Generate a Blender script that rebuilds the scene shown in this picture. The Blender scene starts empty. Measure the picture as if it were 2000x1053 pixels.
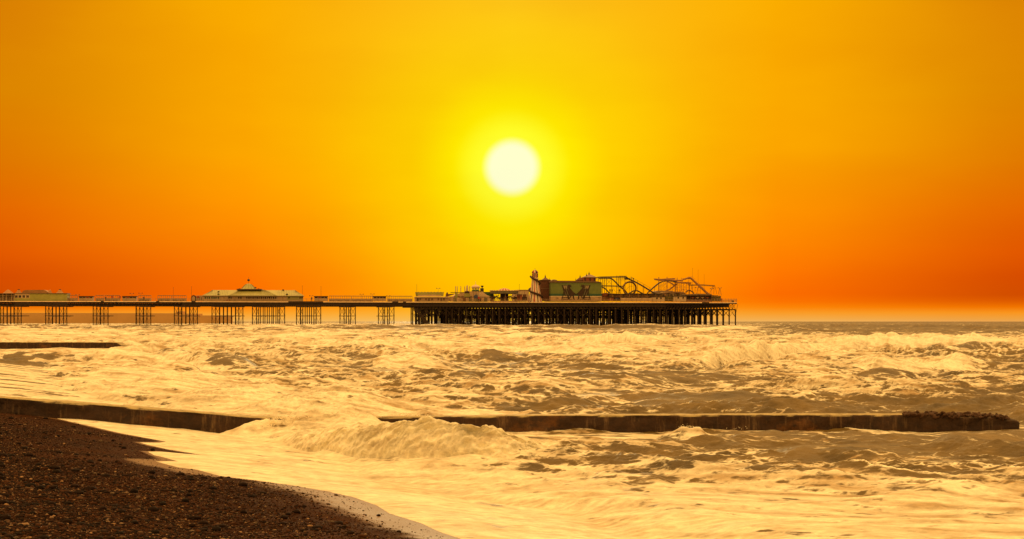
import bpy, bmesh, math, random
import numpy as np
from mathutils import Vector
R = math.radians
SC = bpy.context.scene
COL = SC.collection

# ------------------------------------------------------------------ camera
FOC = 2778.0            # focal length in pixels of a 2000 px wide picture
CH = 3.0                # camera height above mean water
cam_d = bpy.data.cameras.new("camera")
cam = bpy.data.objects.new("camera", cam_d)
COL.objects.link(cam)
cam_d.sensor_width = 36.0
cam_d.lens = 36.0 * FOC / 2000.0
cam_d.shift_y = 0.05075
cam_d.clip_start = 0.1
cam_d.clip_end = 200000
cam.location = (0, 0, CH)
cam.rotation_euler = (R(90), 0, 0)
SC.camera = cam

# ------------------------------------------------------------------ world sky
SC.view_settings.view_transform = 'Standard'
SC.view_settings.look = 'None'
SC.view_settings.exposure = 0.0
SC.view_settings.gamma = 1.0
SC.cycles.use_denoising = True
SC.cycles.max_bounces = 6
SC.cycles.sample_clamp_indirect = 4
SUN_EL = math.atan((628 - 327) / FOC)

def lin(c):
    return tuple(((v/255.0)/12.92 if v/255.0 <= 0.04045 else ((v/255.0+0.055)/1.055)**2.4) for v in c) + (1.0,)

W = bpy.data.worlds.new("World")
SC.world = W
W.use_nodes = True
nt = W.node_tree
for n in list(nt.nodes): nt.nodes.remove(n)
def N(t, **k):
    n = nt.nodes.new(t)
    for a, b in k.items(): setattr(n, a, b)
    return n
def L(a, b): nt.links.new(a, b)
def M(op, a, b=None, c=None, clamp=False):
    n = N('ShaderNodeMath', operation=op); n.use_clamp = clamp
    for i, v in enumerate((a, b, c)):
        if v is None: continue
        if isinstance(v, (int, float)): n.inputs[i].default_value = v
        else: L(v, n.inputs[i])
    return n.outputs[0]
def MR(v, a, b, c=0.0, d=1.0, smooth=True):
    n = N('ShaderNodeMapRange'); n.interpolation_type = 'SMOOTHSTEP' if smooth else 'LINEAR'
    L(v, n.inputs[0])
    for i, x in enumerate((a, b, c, d)): n.inputs[i+1].default_value = x
    return n.outputs[0]
def RAMP(fac, stops):
    n = N('ShaderNodeValToRGB'); e = n.color_ramp.elements
    n.color_ramp.interpolation = 'LINEAR'
    e[0].position, e[0].color = stops[0]
    e[1].position, e[1].color = stops[-1]
    for p, c in stops[1:-1]:
        q = e.new(p); q.color = c
    L(fac, n.inputs[0]); return n.outputs[0]
def MIX(f, a, b):
    n = N('ShaderNodeMix', data_type='RGBA'); 
    if isinstance(f, float): n.inputs[0].default_value = f
    else: L(f, n.inputs[0])
    for i, v in ((6, a), (7, b)):
        if isinstance(v, tuple): n.inputs[i].default_value = v
        else: L(v, n.inputs[i])
    return n.outputs[2]
tc = N('ShaderNodeTexCoord')
sep = N('ShaderNodeSeparateXYZ'); L(tc.outputs['Generated'], sep.inputs[0])
dx, dy, dz = sep.outputs
hor = M('SQRT', M('ADD', M('MULTIPLY', dx, dx), M('MULTIPLY', dy, dy)))
vv = M('DIVIDE', dz, M('MAXIMUM', hor, 0.0001))           # tangent of the elevation
az = M('ARCTAN2', dx, dy)
aabs = M('ABSOLUTE', az)
fac = M('MULTIPLY', vv, 2.0, clamp=True)
def P(y): return max(0.0, (628 - y)/FOC*2.0)
def stops(lst, hi):
    s = [(P(y), lin(c)) for y, c in lst]
    s.sort(key=lambda q: q[0])
    s.append((0.62, hi)); s.append((1.0, hi)); return s
HI = (0.95, 0.58, 0.20, 1)
ZEN = (2.50, 1.44, 0.50, 1)
side = RAMP(fac, stops([(628,(236,165,78)),(622,(240,160,60)),(612,(250,150,30)),(602,(243,118,0)),(592,(222,92,0)),(580,(208,76,0)),(545,(212,74,0)),(500,(225,86,0)),(420,(228,102,0)),(330,(224,120,0)),(200,(220,132,0)),(0,(218,128,3))], HI))
mid = RAMP(fac, stops([(628,(243,180,90)),(622,(246,172,70)),(612,(252,160,40)),(602,(255,138,8)),(590,(255,118,0)),(575,(254,110,0)),(540,(255,118,0)),(480,(255,134,0)),(400,(255,150,0)),(300,(253,166,0)),(200,(252,170,0)),(0,(250,170,0))], HI))
cen = RAMP(fac, stops([(628,(250,192,95)),(618,(252,186,70)),(606,(255,180,40)),(590,(255,175,5)),(560,(255,178,0)),(500,(255,190,0)),(420,(255,200,0)),(330,(255,205,0)),(200,(253,202,10)),(100,(253,196,20)),(0,(252,188,25))], HI))
# the darker, more even tone sets in from about ten degrees away from the sun on
w1 = MR(aabs, 0.0, 0.185, 0, 1, False)
w2 = MR(aabs, 0.165, 0.37)
skyc = MIX(w2, MIX(w1, cen, mid), side)
# the sky behind and beside the viewer
back = RAMP(fac, [(0.0,(0.62,0.37,0.12,1)),(0.3,(0.72,0.45,0.16,1)),(1.0,HI)])
skyc = MIX(MR(aabs, 0.55, 1.6), skyc, back)
skyc = MIX(MR(dz, 0.26, 0.85), skyc, ZEN)                    # brighter overhead, out of the picture
# glow and disc, by true angle from the sun
sd = (0.0, math.cos(SUN_EL), math.sin(SUN_EL))
nrm = M('SQRT', M('ADD', M('MULTIPLY', hor, hor), M('MULTIPLY', dz, dz)))
cosg = M('DIVIDE', M('ADD', M('MULTIPLY', dy, sd[1]), M('MULTIPLY', dz, sd[2])), nrm)
gam = M('ARCCOSINE', M('MINIMUM', cosg, 1.0))
gpx = M('MULTIPLY', gam, FOC)                              # angle, in units of 1/2778 rad
def gmix(base, a, b, top, col):
    return MIX(MR(gpx, a, b, top, 0.0), base, lin(col))
skyc = gmix(skyc, 60, 420, 0.62, (255,222,0))
skyc = gmix(skyc, 60, 205, 0.92, (255,243,0))
skyc = gmix(skyc, 50, 122, 0.92, (255,255,45))
skyc = gmix(skyc, 38, 62, 1.0, (255,255,204))
# faint uneven haze
hn = N('ShaderNodeTexNoise'); hm = N('ShaderNodeMapping'); hm.inputs['Scale'].default_value = (1.0, 1.0, 3.2)
L(tc.outputs['Generated'], hm.inputs[0]); L(hm.outputs[0], hn.inputs['Vector']); hn.inputs['Scale'].default_value = 5.0; hn.inputs['Detail'].default_value = 5
hz_ = N('ShaderNodeMix', data_type='RGBA', blend_type='MULTIPLY'); hz_.inputs[0].default_value = 1.0
hr = N('ShaderNodeCombineColor'); L(MR(hn.outputs[0], .3, .7, .975, 1.02), hr.inputs[0]); L(MR(hn.outputs[0], .3, .7, .94, 1.05), hr.inputs[1]); hr.inputs[2].default_value = 1.0
L(skyc, hz_.inputs[6]); L(hr.outputs[0], hz_.inputs[7]); skyc = hz_.outputs[2]
# below the horizon
skyc = MIX(MR(vv, -0.004, -0.0005), (0.16, 0.10, 0.035, 1), skyc)
ny = N('ShaderNodeTexSky', sky_type='NISHITA')
ny.sun_disc = False; ny.sun_elevation = SUN_EL; ny.sun_rotation = 0.0
ny.air_density = 3.0; ny.dust_density = 5.0
nyt = N('ShaderNodeMix', data_type='RGBA', blend_type='MULTIPLY'); nyt.inputs[0].default_value = 1.0
L(ny.outputs[0], nyt.inputs[6]); nyt.inputs[7].default_value = (0.006, 0.004, 0.0004, 1)
add = N('ShaderNodeMix', data_type='RGBA', blend_type='ADD'); add.inputs[0].default_value = 0.0
L(skyc, add.inputs[6]); L(nyt.outputs[2], add.inputs[7])
bg = N('ShaderNodeBackground'); L(add.outputs[2], bg.inputs[0]); bg.inputs[1].default_value = 1.0
wo = N('ShaderNodeOutputWorld'); L(bg.outputs[0], wo.inputs[0])
W.cycles.sampling_method = 'MANUAL'; W.cycles.sample_map_resolution = 1024

sl = bpy.data.lights.new("sun", 'SUN')
sl.energy = 0.5; sl.angle = R(10); sl.color = (1.0, 0.80, 0.42)
sun = bpy.data.objects.new("sun", sl); COL.objects.link(sun)
sun.rotation_euler = Vector(sd).to_track_quat('Z', 'Y').to_euler()
sun.location = (0, -20, 60)

# ------------------------------------------------------------------ materials
def mat(name, col, rough=0.8, var=0.25, scale=1.0, spec=0.3, metal=0.0, stretch=(1,1,1), bump=0.0, col2=None):
    m = bpy.data.materials.new(name); m.use_nodes = True
    t = m.node_tree; b = t.nodes['Principled BSDF']
    tcn = t.nodes.new('ShaderNodeTexCoord'); mp = t.nodes.new('ShaderNodeMapping')
    mp.inputs['Scale'].default_value = stretch
    t.links.new(tcn.outputs['Object'], mp.inputs[0])
    nz = t.nodes.new('ShaderNodeTexNoise'); nz.inputs['Scale'].default_value = scale
    nz.inputs['Detail'].default_value = 6; nz.inputs['Roughness'].default_value = 0.65
    t.links.new(mp.outputs[0], nz.inputs['Vector'])
    rp = t.nodes.new('ShaderNodeValToRGB')
    c = tuple(col)
    lo = tuple(v*(1-var) for v in c)+(1,); hi = (tuple(min(1, v*(1+var)) for v in c) if col2 is None else tuple(col2))+(1,)
    rp.color_ramp.elements[0].position = 0.35; rp.color_ramp.elements[0].color = lo
    rp.color_ramp.elements[1].position = 0.65; rp.color_ramp.elements[1].color = hi
    t.links.new(nz.outputs[0], rp.inputs[0]); t.links.new(rp.outputs[0], b.inputs['Base Color'])
    b.inputs['Roughness'].default_value = rough; b.inputs['Metallic'].default_value = metal
    b.inputs['Specular IOR Level'].default_value = spec
    if bump:
        bp = t.nodes.new('ShaderNodeBump'); bp.inputs['Strength'].default_value = bump
        bp.inputs['Distance'].default_value = 0.05
        t.links.new(nz.outputs[0], bp.inputs['Height']); t.links.new(bp.outputs[0], b.inputs['Normal'])
    return m

IRON = mat('dark_iron', (0.030,0.017,0.008), 0.7, 0.4, 2.0, 0.2)
IRON2 = mat('grey_iron', (0.075,0.045,0.022), 0.7, 0.3, 2.0, 0.2)
TRIM = mat('cream_trim', (0.80,0.58,0.32), 0.6, 0.15, 0.8)
PLANK = mat('deck_planks', (0.16,0.10,0.055), 0.85, 0.3, 3.0)
RAIL = mat('rail_paint', (0.30,0.19,0.09), 0.6, 0.2, 1.0)
CREAM = mat('cream_paint', (0.47,0.31,0.145), 0.7, 0.15, 0.6)
CREAM2 = mat('pale_cream_paint', (0.55,0.39,0.20), 0.7, 0.12, 0.6)
TAN = mat('tan_boards', (0.40,0.25,0.11), 0.8, 0.25, 0.9)
OLIVE = mat('olive_paint', (0.30,0.27,0.055), 0.75, 0.12, 0.5)
ROOFG = mat('seamed_green_roof', (0.34,0.30,0.072), 0.5, 0.14, 0.5)
SEAM = mat('roof_seam', (0.16,0.13,0.04), 0.6, 0.2, 1.0)
GREENW = mat('green_wall', (0.13,0.155,0.035), 0.8, 0.12, 0.5)
GREEND = mat('deep_green_band', (0.035,0.085,0.04), 0.8, 0.15, 1)
BROWN = mat('brown_brick', (0.115,0.045,0.018), 0.85, 0.2, 2.0)
BROWNR = mat('red_brick', (0.22,0.065,0.022), 0.85, 0.25, 2.0)
ROOFB = mat('brown_roof', (0.14,0.075,0.035), 0.7, 0.2, 1.5)
ROOFL = mat('pale_slate_roof', (0.26,0.17,0.085), 0.7, 0.2, 1.5)
GLASS = mat('dark_window_glass', (0.022,0.012,0.006), 0.6, 0.2, 1.0, 0.2)
WHITE = mat('white_stripe', (0.62,0.47,0.29), 0.6, 0.08, 1)
RED = mat('red_paint', (0.36,0.035,0.012), 0.6, 0.2, 1)
NAVY = mat('dark_stripe', (0.035,0.032,0.028), 0.6, 0.2, 1)
BLUE = mat('blue_paint', (0.045,0.055,0.10), 0.6, 0.2, 1)
DKBR = mat('dark_brown_boards', (0.045,0.022,0.010), 0.8, 0.3, 1)
GOLD = mat('golden_track', (0.24,0.12,0.032), 0.55, 0.2, 1)
TRACK = mat('dark_track', (0.055,0.038,0.018), 0.5, 0.25, 1)
ORNG = mat('orange_track', (0.34,0.155,0.045), 0.6, 0.2, 1)
GREENR = mat('green_roof', (0.05,0.085,0.02), 0.7, 0.2, 1)
MURAL = mat('mural_dark', (0.045,0.024,0.012), 0.85, 0.2, 1)
MURALG = mat('mural_grey', (0.12,0.10,0.05), 0.85, 0.2, 1)
MURALW = mat('mural_pale', (0.42,0.30,0.14), 0.85, 0.1, 1)
PLANT = mat('foliage_brown', (0.12,0.085,0.02), 0.9, 0.4, 2)

# ------------------------------------------------------------------ numpy noise
_rs = np.random.RandomState(7)
_perm = _rs.permutation(512).astype(np.int32)
_perm = np.concatenate([_perm, _perm, _perm])
_ga = _rs.uniform(0, 2*np.pi, 512); _gx = np.cos(_ga).astype(np.float32); _gy = np.sin(_ga).astype(np.float32)
def gn(x, y, seed=0):
    x = np.asarray(x, np.float32) + seed*17.31; y = np.asarray(y, np.float32) + seed*9.77
    xi = np.floor(x).astype(np.int32); yi = np.floor(y).astype(np.int32)
    xf = (x - xi).astype(np.float32); yf = (y - yi).astype(np.float32)
    u = xf*xf*xf*(xf*(xf*6-15)+10); v = yf*yf*yf*(yf*(yf*6-15)+10)
    xi &= 511; yi &= 511; x1 = (xi+1) & 511; y1 = (yi+1) & 511
    def g(a, b, fx, fy):
        h = _perm[_perm[a] + b] & 511
        return _gx[h]*fx + _gy[h]*fy
    n00 = g(xi, yi, xf, yf); n10 = g(x1, yi, xf-1, yf)
    n01 = g(xi, y1, xf, yf-1); n11 = g(x1, y1, xf-1, yf-1)
    a = n00 + u*(n10-n00); b = n01 + u*(n11-n01)
    return (a + v*(b-a))*1.41
def fbm(x, y, o=4, seed=0, g=0.5, lac=2.03):
    s = 0; a = 1.0; t = 0
    for i in range(o):
        s = s + a*gn(x, y, seed+i*3); t += a; a *= g; x = x*lac; y = y*lac
    return s/t*1.5
def ss(a, b, x):
    t = np.clip((x-a)/(b-a), 0, 1); return t*t*(3-2*t)

def ray(px, py, z):
    Y = (CH - z)*FOC/(py - 628.0); return ((px-1000.0)/FOC*Y, Y)

# ------------------------------------------------------------------ shoreline and beach shape
SH = [(1010,1110,.08),(960,1078,.09),(900,1053,.10),(860,1040,.11),(820,1020,.12),(760,1003,.13),(735,985,.14),(690,968,.16),(640,960,.16),(580,945,.18),(500,935,.19),(430,930,.20),(383,918,.22),(345,917,.22),(303,907,.23),(333,902,.235),(347,900,.24),(318,893,.245),(300,890,.25),(288,882,.26),(310,879,.26),(345,879,.26),(400,878,.26),(372,874,.27),(330,870,.28),(292,864,.29),(272,859,.30),(310,855,.30),(324,850,.31),(280,845,.32),(235,840,.33),(180,830,.35),(112,818,.38)]
SHW = [ray(*p) for p in SH]
FAR = [ray(60,790,.50), ray(-30,775,.62), ray(-110,750,.55), ray(-150,715,.40), ray(-260,690,.35), ray(-560,672,.3)]
LINE = [(SHW[0][0]+6, SHW[0][1]-9)] + SHW + FAR
SY = np.array([-60, SHW[2][1]-20, SHW[2][1], SHW[8][1], SHW[11][1], 30.5, SHW[-1][1], 64, 104, 146, 400])
SX = np.array([SHW[2][0]+60, SHW[2][0]+14, SHW[2][0], SHW[8][0], SHW[11][0], -7.9, SHW[-1][0], -20.3, -37.4, -60, -190])
SZ = np.array([.1,.10,.10,.16,.20,.255,.38,.32,.30,.30,.30])
def beach_z(X, Y):
    d = np.interp(Y, SY, SX) - X
    zs = np.interp(Y, SY, SZ)
    z = zs + np.where(d > 0, 0.105*d - 0.0006*d*d*(d < 80), 0.10*d)
    z = np.where(d > 80, zs+0.105*80-0.0006*6400, z)
    return np.maximum(z, -4.0)
def shore_sd(X, Y):
    """signed distance from the swash line, positive towards the sea"""
    poly = LINE + [(-260, 420), (400, 420), (400, -60), (LINE[0][0], -60)]
    inside = np.zeros(X.shape, bool)
    n = len(poly)
    for i in range(n):
        x0, y0 = poly[i]; x1, y1 = poly[(i+1) % n]
        if y0 == y1: continue
        c = (y0 > Y) != (y1 > Y)
        inside ^= c & (X < (x1-x0)*(Y-y0)/(y1-y0)+x0)
    d = np.full(X.shape, 1e9, np.float32)
    for i in range(len(LINE)-1):
        x0, y0 = LINE[i]; x1, y1 = LINE[i+1]
        ax, ay = x1-x0, y1-y0; l2 = ax*ax+ay*ay
        t = np.clip(((X-x0)*ax+(Y-y0)*ay)/l2, 0, 1)
        d = np.minimum(d, (X-x0-t*ax)**2+(Y-y0-t*ay)**2)
    d = np.sqrt(d)
    return np.where(inside, d, -d)

def grid_mesh(name, X, Y, Z, attrs, material):
    nr, nc = X.shape
    me = bpy.data.meshes.new(name)
    me.vertices.add(nr*nc)
    co = np.stack([X, Y, Z], -1).astype(np.float32).reshape(-1)
    me.vertices.foreach_set('co', co)
    idx = np.arange(nr*nc, dtype=np.int32).reshape(nr, nc)
    q = np.stack([idx[:-1,:-1], idx[:-1,1:], idx[1:,1:], idx[1:,:-1]], -1).reshape(-1)
    nf = (nr-1)*(nc-1)
    me.loops.add(nf*4); me.loops.foreach_set('vertex_index', q)
    me.polygons.add(nf)
    me.polygons.foreach_set('loop_start', np.arange(nf, dtype=np.int32)*4)
    me.polygons.foreach_set('loop_total', np.full(nf, 4, np.int32))
    me.polygons.foreach_set('use_smooth', np.ones(nf, bool))
    me.update(calc_edges=True)
    for k, v in attrs.items():
        a = me.attributes.new(k, 'FLOAT', 'POINT'); a.data.foreach_set('value', v.astype(np.float32).reshape(-1))
    me.materials.append(material)
    o = bpy.data.objects.new(name, me); COL.objects.link(o)
    return o

# ------------------------------------------------------------------ sea
def sea_material():
    m = bpy.data.materials.new('sea_water_and_foam'); m.use_nodes = True
    t = m.node_tree; ns = t.nodes; ls = t.links
    out = ns['Material Output']; w = ns['Principled BSDF']
    geo = ns.new('ShaderNodeNewGeometry')
    mp = ns.new('ShaderNodeMapping'); mp.inputs['Scale'].default_value = (0.6, 1.0, 1.0); ls.new(geo.outputs['Position'], mp.inputs[0])
    nz = ns.new('ShaderNodeTexNoise'); nz.inputs['Scale'].default_value = 7.0; nz.inputs['Detail'].default_value = 7; nz.inputs['Roughness'].default_value = 0.7
    ls.new(mp.outputs[0], nz.inputs['Vector'])
    nz2 = ns.new('ShaderNodeTexNoise'); nz2.inputs['Scale'].default_value = 0.9; nz2.inputs['Detail'].default_value = 8; nz2.inputs['Roughness'].default_value = 0.65
    ls.new(mp.outputs[0], nz2.inputs['Vector'])
    at = ns.new('ShaderNodeAttribute'); at.attribute_name = 'foam'
    th = ns.new('ShaderNodeAttribute'); th.attribute_name = 'thick'
    # foam edge broken by the fine noise
    a = ns.new('ShaderNodeMath'); a.operation = 'MULTIPLY_ADD'; a.inputs[1].default_value = 0.9; a.inputs[2].default_value = -0.45
    ls.new(nz.outputs[0], a.inputs[0])
    b = ns.new('ShaderNodeMath'); b.operation = 'ADD'; ls.new(a.outputs[0], b.inputs[0]); ls.new(at.outputs['Fac'], b.inputs[1])
    mpl = ns.new('ShaderNodeMapping'); mpl.inputs['Scale'].default_value = (0.7, 0.8, 2.2); ls.new(geo.outputs['Position'], mpl.inputs[0])
    dm = ns.new('ShaderNodeVectorMath'); dm.operation = 'MULTIPLY_ADD'; dm.inputs[1].default_value = (.9, .9, .9)
    ls.new(nz2.outputs['Color'], dm.inputs[0]); ls.new(mpl.outputs[0], dm.inputs[2])
    prev = b.outputs[0]
    for sc_, am in ((1.5, .26), (4.5, .20)):
        vo = ns.new('ShaderNodeTexVoronoi'); vo.feature = 'DISTANCE_TO_EDGE'; vo.inputs['Scale'].default_value = sc_; ls.new(dm.outputs[0], vo.inputs['Vector'])
        vr = ns.new('ShaderNodeMapRange'); vr.inputs[1].default_value = .02; vr.inputs[2].default_value = .22; vr.inputs[3].default_value = am; vr.inputs[4].default_value = -am*.5; ls.new(vo.outputs['Distance'], vr.inputs[0])
        ad = ns.new('ShaderNodeMath'); ad.operation = 'ADD'; ls.new(prev, ad.inputs[0]); ls.new(vr.outputs[0], ad.inputs[1]); prev = ad.outputs[0]
    b = ad
    mr = ns.new('ShaderNodeMapRange'); mr.interpolation_type = 'SMOOTHSTEP'
    mr.inputs[1].default_value = 0.20; mr.inputs[2].default_value = 0.76; ls.new(b.outputs[0], mr.inputs[0])
    # water
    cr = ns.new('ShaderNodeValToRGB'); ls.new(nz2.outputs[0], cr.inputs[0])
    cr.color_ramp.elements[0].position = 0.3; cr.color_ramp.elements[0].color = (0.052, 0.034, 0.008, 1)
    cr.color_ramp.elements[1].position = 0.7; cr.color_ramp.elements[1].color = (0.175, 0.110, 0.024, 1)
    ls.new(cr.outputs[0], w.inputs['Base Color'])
    w.inputs['Roughness'].default_value = 0.5; w.inputs['IOR'].default_value = 1.333
    bp = ns.new('ShaderNodeBump'); bp.inputs['Strength'].default_value = 0.7; bp.inputs['Distance'].default_value = 0.05
    ls.new(nz.outputs[0], bp.inputs['Height']); 
    bp3 = ns.new('ShaderNodeBump'); bp3.inputs['Strength'].default_value = 0.6; bp3.inputs['Distance'].default_value = 0.25
    ls.new(nz2.outputs[0], bp3.inputs['Height']); ls.new(bp.outputs[0], bp3.inputs['Normal'])
    ls.new(bp3.outputs[0], w.inputs['Normal'])
    # foam
    f = ns.new('ShaderNodeBsdfPrincipled')
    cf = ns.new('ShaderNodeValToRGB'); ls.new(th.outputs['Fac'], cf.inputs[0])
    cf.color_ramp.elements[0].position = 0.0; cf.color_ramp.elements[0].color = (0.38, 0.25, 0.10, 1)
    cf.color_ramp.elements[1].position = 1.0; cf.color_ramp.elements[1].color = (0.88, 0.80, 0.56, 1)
    hv = ns.new('ShaderNodeMapRange'); hv.inputs[1].default_value = .32; hv.inputs[2].default_value = .62; hv.inputs[3].default_value = .70; hv.inputs[4].default_value = 1.04; ls.new(nz.outputs[0], hv.inputs[0])
    hv2 = ns.new('ShaderNodeMapRange'); hv2.inputs[1].default_value = .35; hv2.inputs[2].default_value = .6; hv2.inputs[3].default_value = .86; hv2.inputs[4].default_value = 1.03; ls.new(nz2.outputs[0], hv2.inputs[0])
    hm_ = ns.new('ShaderNodeMath'); hm_.operation = 'MULTIPLY'; ls.new(hv.outputs[0], hm_.inputs[0]); ls.new(hv2.outputs[0], hm_.inputs[1])
    vs_ = ns.new('ShaderNodeVectorMath'); vs_.operation = 'SCALE'; ls.new(cf.outputs[0], vs_.inputs[0]); ls.new(hm_.outputs[0], vs_.inputs['Scale'])
    ls.new(vs_.outputs[0], f.inputs['Base Color'])
    f.inputs['Roughness'].default_value = 0.7; f.inputs['Specular IOR Level'].default_value = 0.25
    bp2 = ns.new('ShaderNodeBump'); bp2.inputs['Strength'].default_value = 0.8; bp2.inputs['Distance'].default_value = 0.04
    bp4 = ns.new('ShaderNodeBump'); bp4.inputs['Strength'].default_value = 0.8; bp4.inputs['Distance'].default_value = 0.30
    ls.new(nz2.outputs[0], bp4.inputs['Height']); ls.new(bp4.outputs[0], bp2.inputs['Normal'])
    ls.new(nz.outputs[0], bp2.inputs['Height']); ls.new(bp2.outputs[0], f.inputs['Normal'])
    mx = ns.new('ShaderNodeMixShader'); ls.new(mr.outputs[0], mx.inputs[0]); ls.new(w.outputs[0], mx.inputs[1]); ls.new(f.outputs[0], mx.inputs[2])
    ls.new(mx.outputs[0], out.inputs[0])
    return m

CPX = np.arange(0, 2001, 200)
CPY = np.array([628.5,634,642,652,664,680,700,720,740,760,780,800,830,850,880,910,940,970,1000,1053])
CV = np.array([
 [.15,.15,.1,.1,.1,.1,.1,.05,.02,.02,.02],
 [.45,.4,.35,.5,.35,.3,.25,.3,.05,.05,.05],
 [.8,.7,.5,.65,.5,.45,.35,.5,.12,.05,.1],
 [.9,.85,.7,.8,.55,.7,.6,.55,.4,.15,.3],
 [.95,.9,.8,.8,.75,.75,.7,.85,.8,.65,.7],
 [.95,.95,.85,.6,.75,.85,.8,.9,.8,.6,.5],
 [.97,.95,.8,.7,.65,.5,.5,.8,.75,.6,.5],
 [.97,.95,.85,.7,.75,.65,.65,.8,.75,.75,.6],
 [1,.97,.9,.8,.8,.75,.55,.55,.75,.72,.45],
 [1,1,.95,.85,.75,.7,.55,.6,.78,.65,.35],
 [1,1,1,.9,.75,.55,.42,.38,.42,.34,.2],
 [1,1,1,1,.85,.4,.16,.12,.1,.08,.1],
 [1,1,1,1,1,.7,.6,.5,.5,.45,.2],
 [1,1,1,1,1,.8,.65,.5,.5,.4,.2],
 [1,1,1,1,1,.75,.55,.35,.2,.2,.25],
 [1,1,1,1,1,.8,.6,.55,.4,.35,.3],
 [1,1,1,1,1,.95,.7,.8,.8,.5,.6],
 [1,1,1,1,1,1,.9,.95,.85,.7,.75],
 [1,1,1,1,1,1,.97,.97,.85,.85,.85],
 [1,1,1,1,1,1,1,.98,.9,.85,.85]], np.float32)
def cover(px, py):
    fx = np.clip(px/200.0, 0, 9.999); ix = fx.astype(int); fx = fx-ix
    fy = np.interp(py, CPY, np.arange(len(CPY))); iy = np.clip(fy.astype(int), 0, len(CPY)-2); fy = fy-iy
    a = CV[iy, ix]*(1-fx)+CV[iy, ix+1]*fx; b = CV[iy+1, ix]*(1-fx)+CV[iy+1, ix+1]*fx
    return a*(1-fy)+b*fy

# breakers: (px left, px right, py of the foot at left, at right, height in m, front width m, back width m, foam -1..1, roughness)
BR = [
 (1320,1660,727,695,1.35,3.6,9,1.0,1),(1440,1760,700,690,.8,3.0,9,.9,1),
 (1300,1500,652,648,1.55,7,18,1.0,1),
 (1640,1945,728,726,1.0,2.2,5,0.95,1),
 (1685,1775,640,640,1.4,8,20,0.9,1),
 (1540,2080,682,676,1.15,4,14,0.9,1),
 (1790,1985,697,690,1.3,4,6,-0.4,0),
 (265,400,713,716,1.25,3.0,6,-0.55,0),
 (370,520,722,722,.9,3.2,7,-0.5,0),
 (300,420,720,724,0.6,1.2,6,0.9,1),
 (775,835,671,671,1.2,4,6,-0.45,0),
 (900,1080,662,664,1.7,5,20,0.9,1),
 (1080,1330,676,680,1.3,3.5,9,0.9,1),
 (860,1300,696,702,1.1,3,8,0.9,1),
 (925,1045,709,707,0.9,3,4,-0.5,0),
 (1060,1500,764,760,0.75,4,4,-0.4,0),
 (1200,1530,803,803,0.42,3,2.5,-0.5,0),
 (1560,1900,716,722,0.5,3,6,-0.3,0),
 (470,580,643,643,1.9,6,18,1.0,1),
 (700,755,640,640,1.6,5,9,-0.3,0),
 (775,850,640,641,1.8,5,16,0.6,1),
 (60,130,645,645,1.2,5,8,-0.3,0),
 (195,330,648,650,1.4,5,10,-0.35,0),
 (520,720,661,660,1.4,4,10,0.8,1),(330,520,677,679,1.1,3,8,.9,1),(700,900,722,720,.7,2.5,5,.6,1),
 (560,940,690,687,1.0,3,8,0.8,1),
 (620,760,712,710,0.5,3,6,-0.2,0),
 (960,1100,800,800,0.35,2,3,0.3,1),
 (860,960,742,745,0.6,2.5,3,-0.3,0),
 (1650,1800,748,742,0.6,2.5,3,-0.4,0),
 (1380,1560,862,862,0.20,1.0,1.5,-0.35,0),
 (1280,1400,860,862,0.28,0.6,1.2,0.4,1),
 (1480,1800,905,900,0.22,1.6,2.0,-0.5,0),
 (1800,2050,880,868,0.30,1.6,2.2,-0.5,0),
 (1180,1330,885,888,0.20,0.8,1.2,0.1,1),
 (1130,1330,950,955,0.14,0.8,0.8,-0.4,0),
 (1530,1650,935,935,0.12,0.6,0.8,-0.4,0),
 (100,420,700,705,0.7,3,9,0.8,1),
 (40,300,657,657,1.2,4,10,0.7,1),
]
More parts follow.
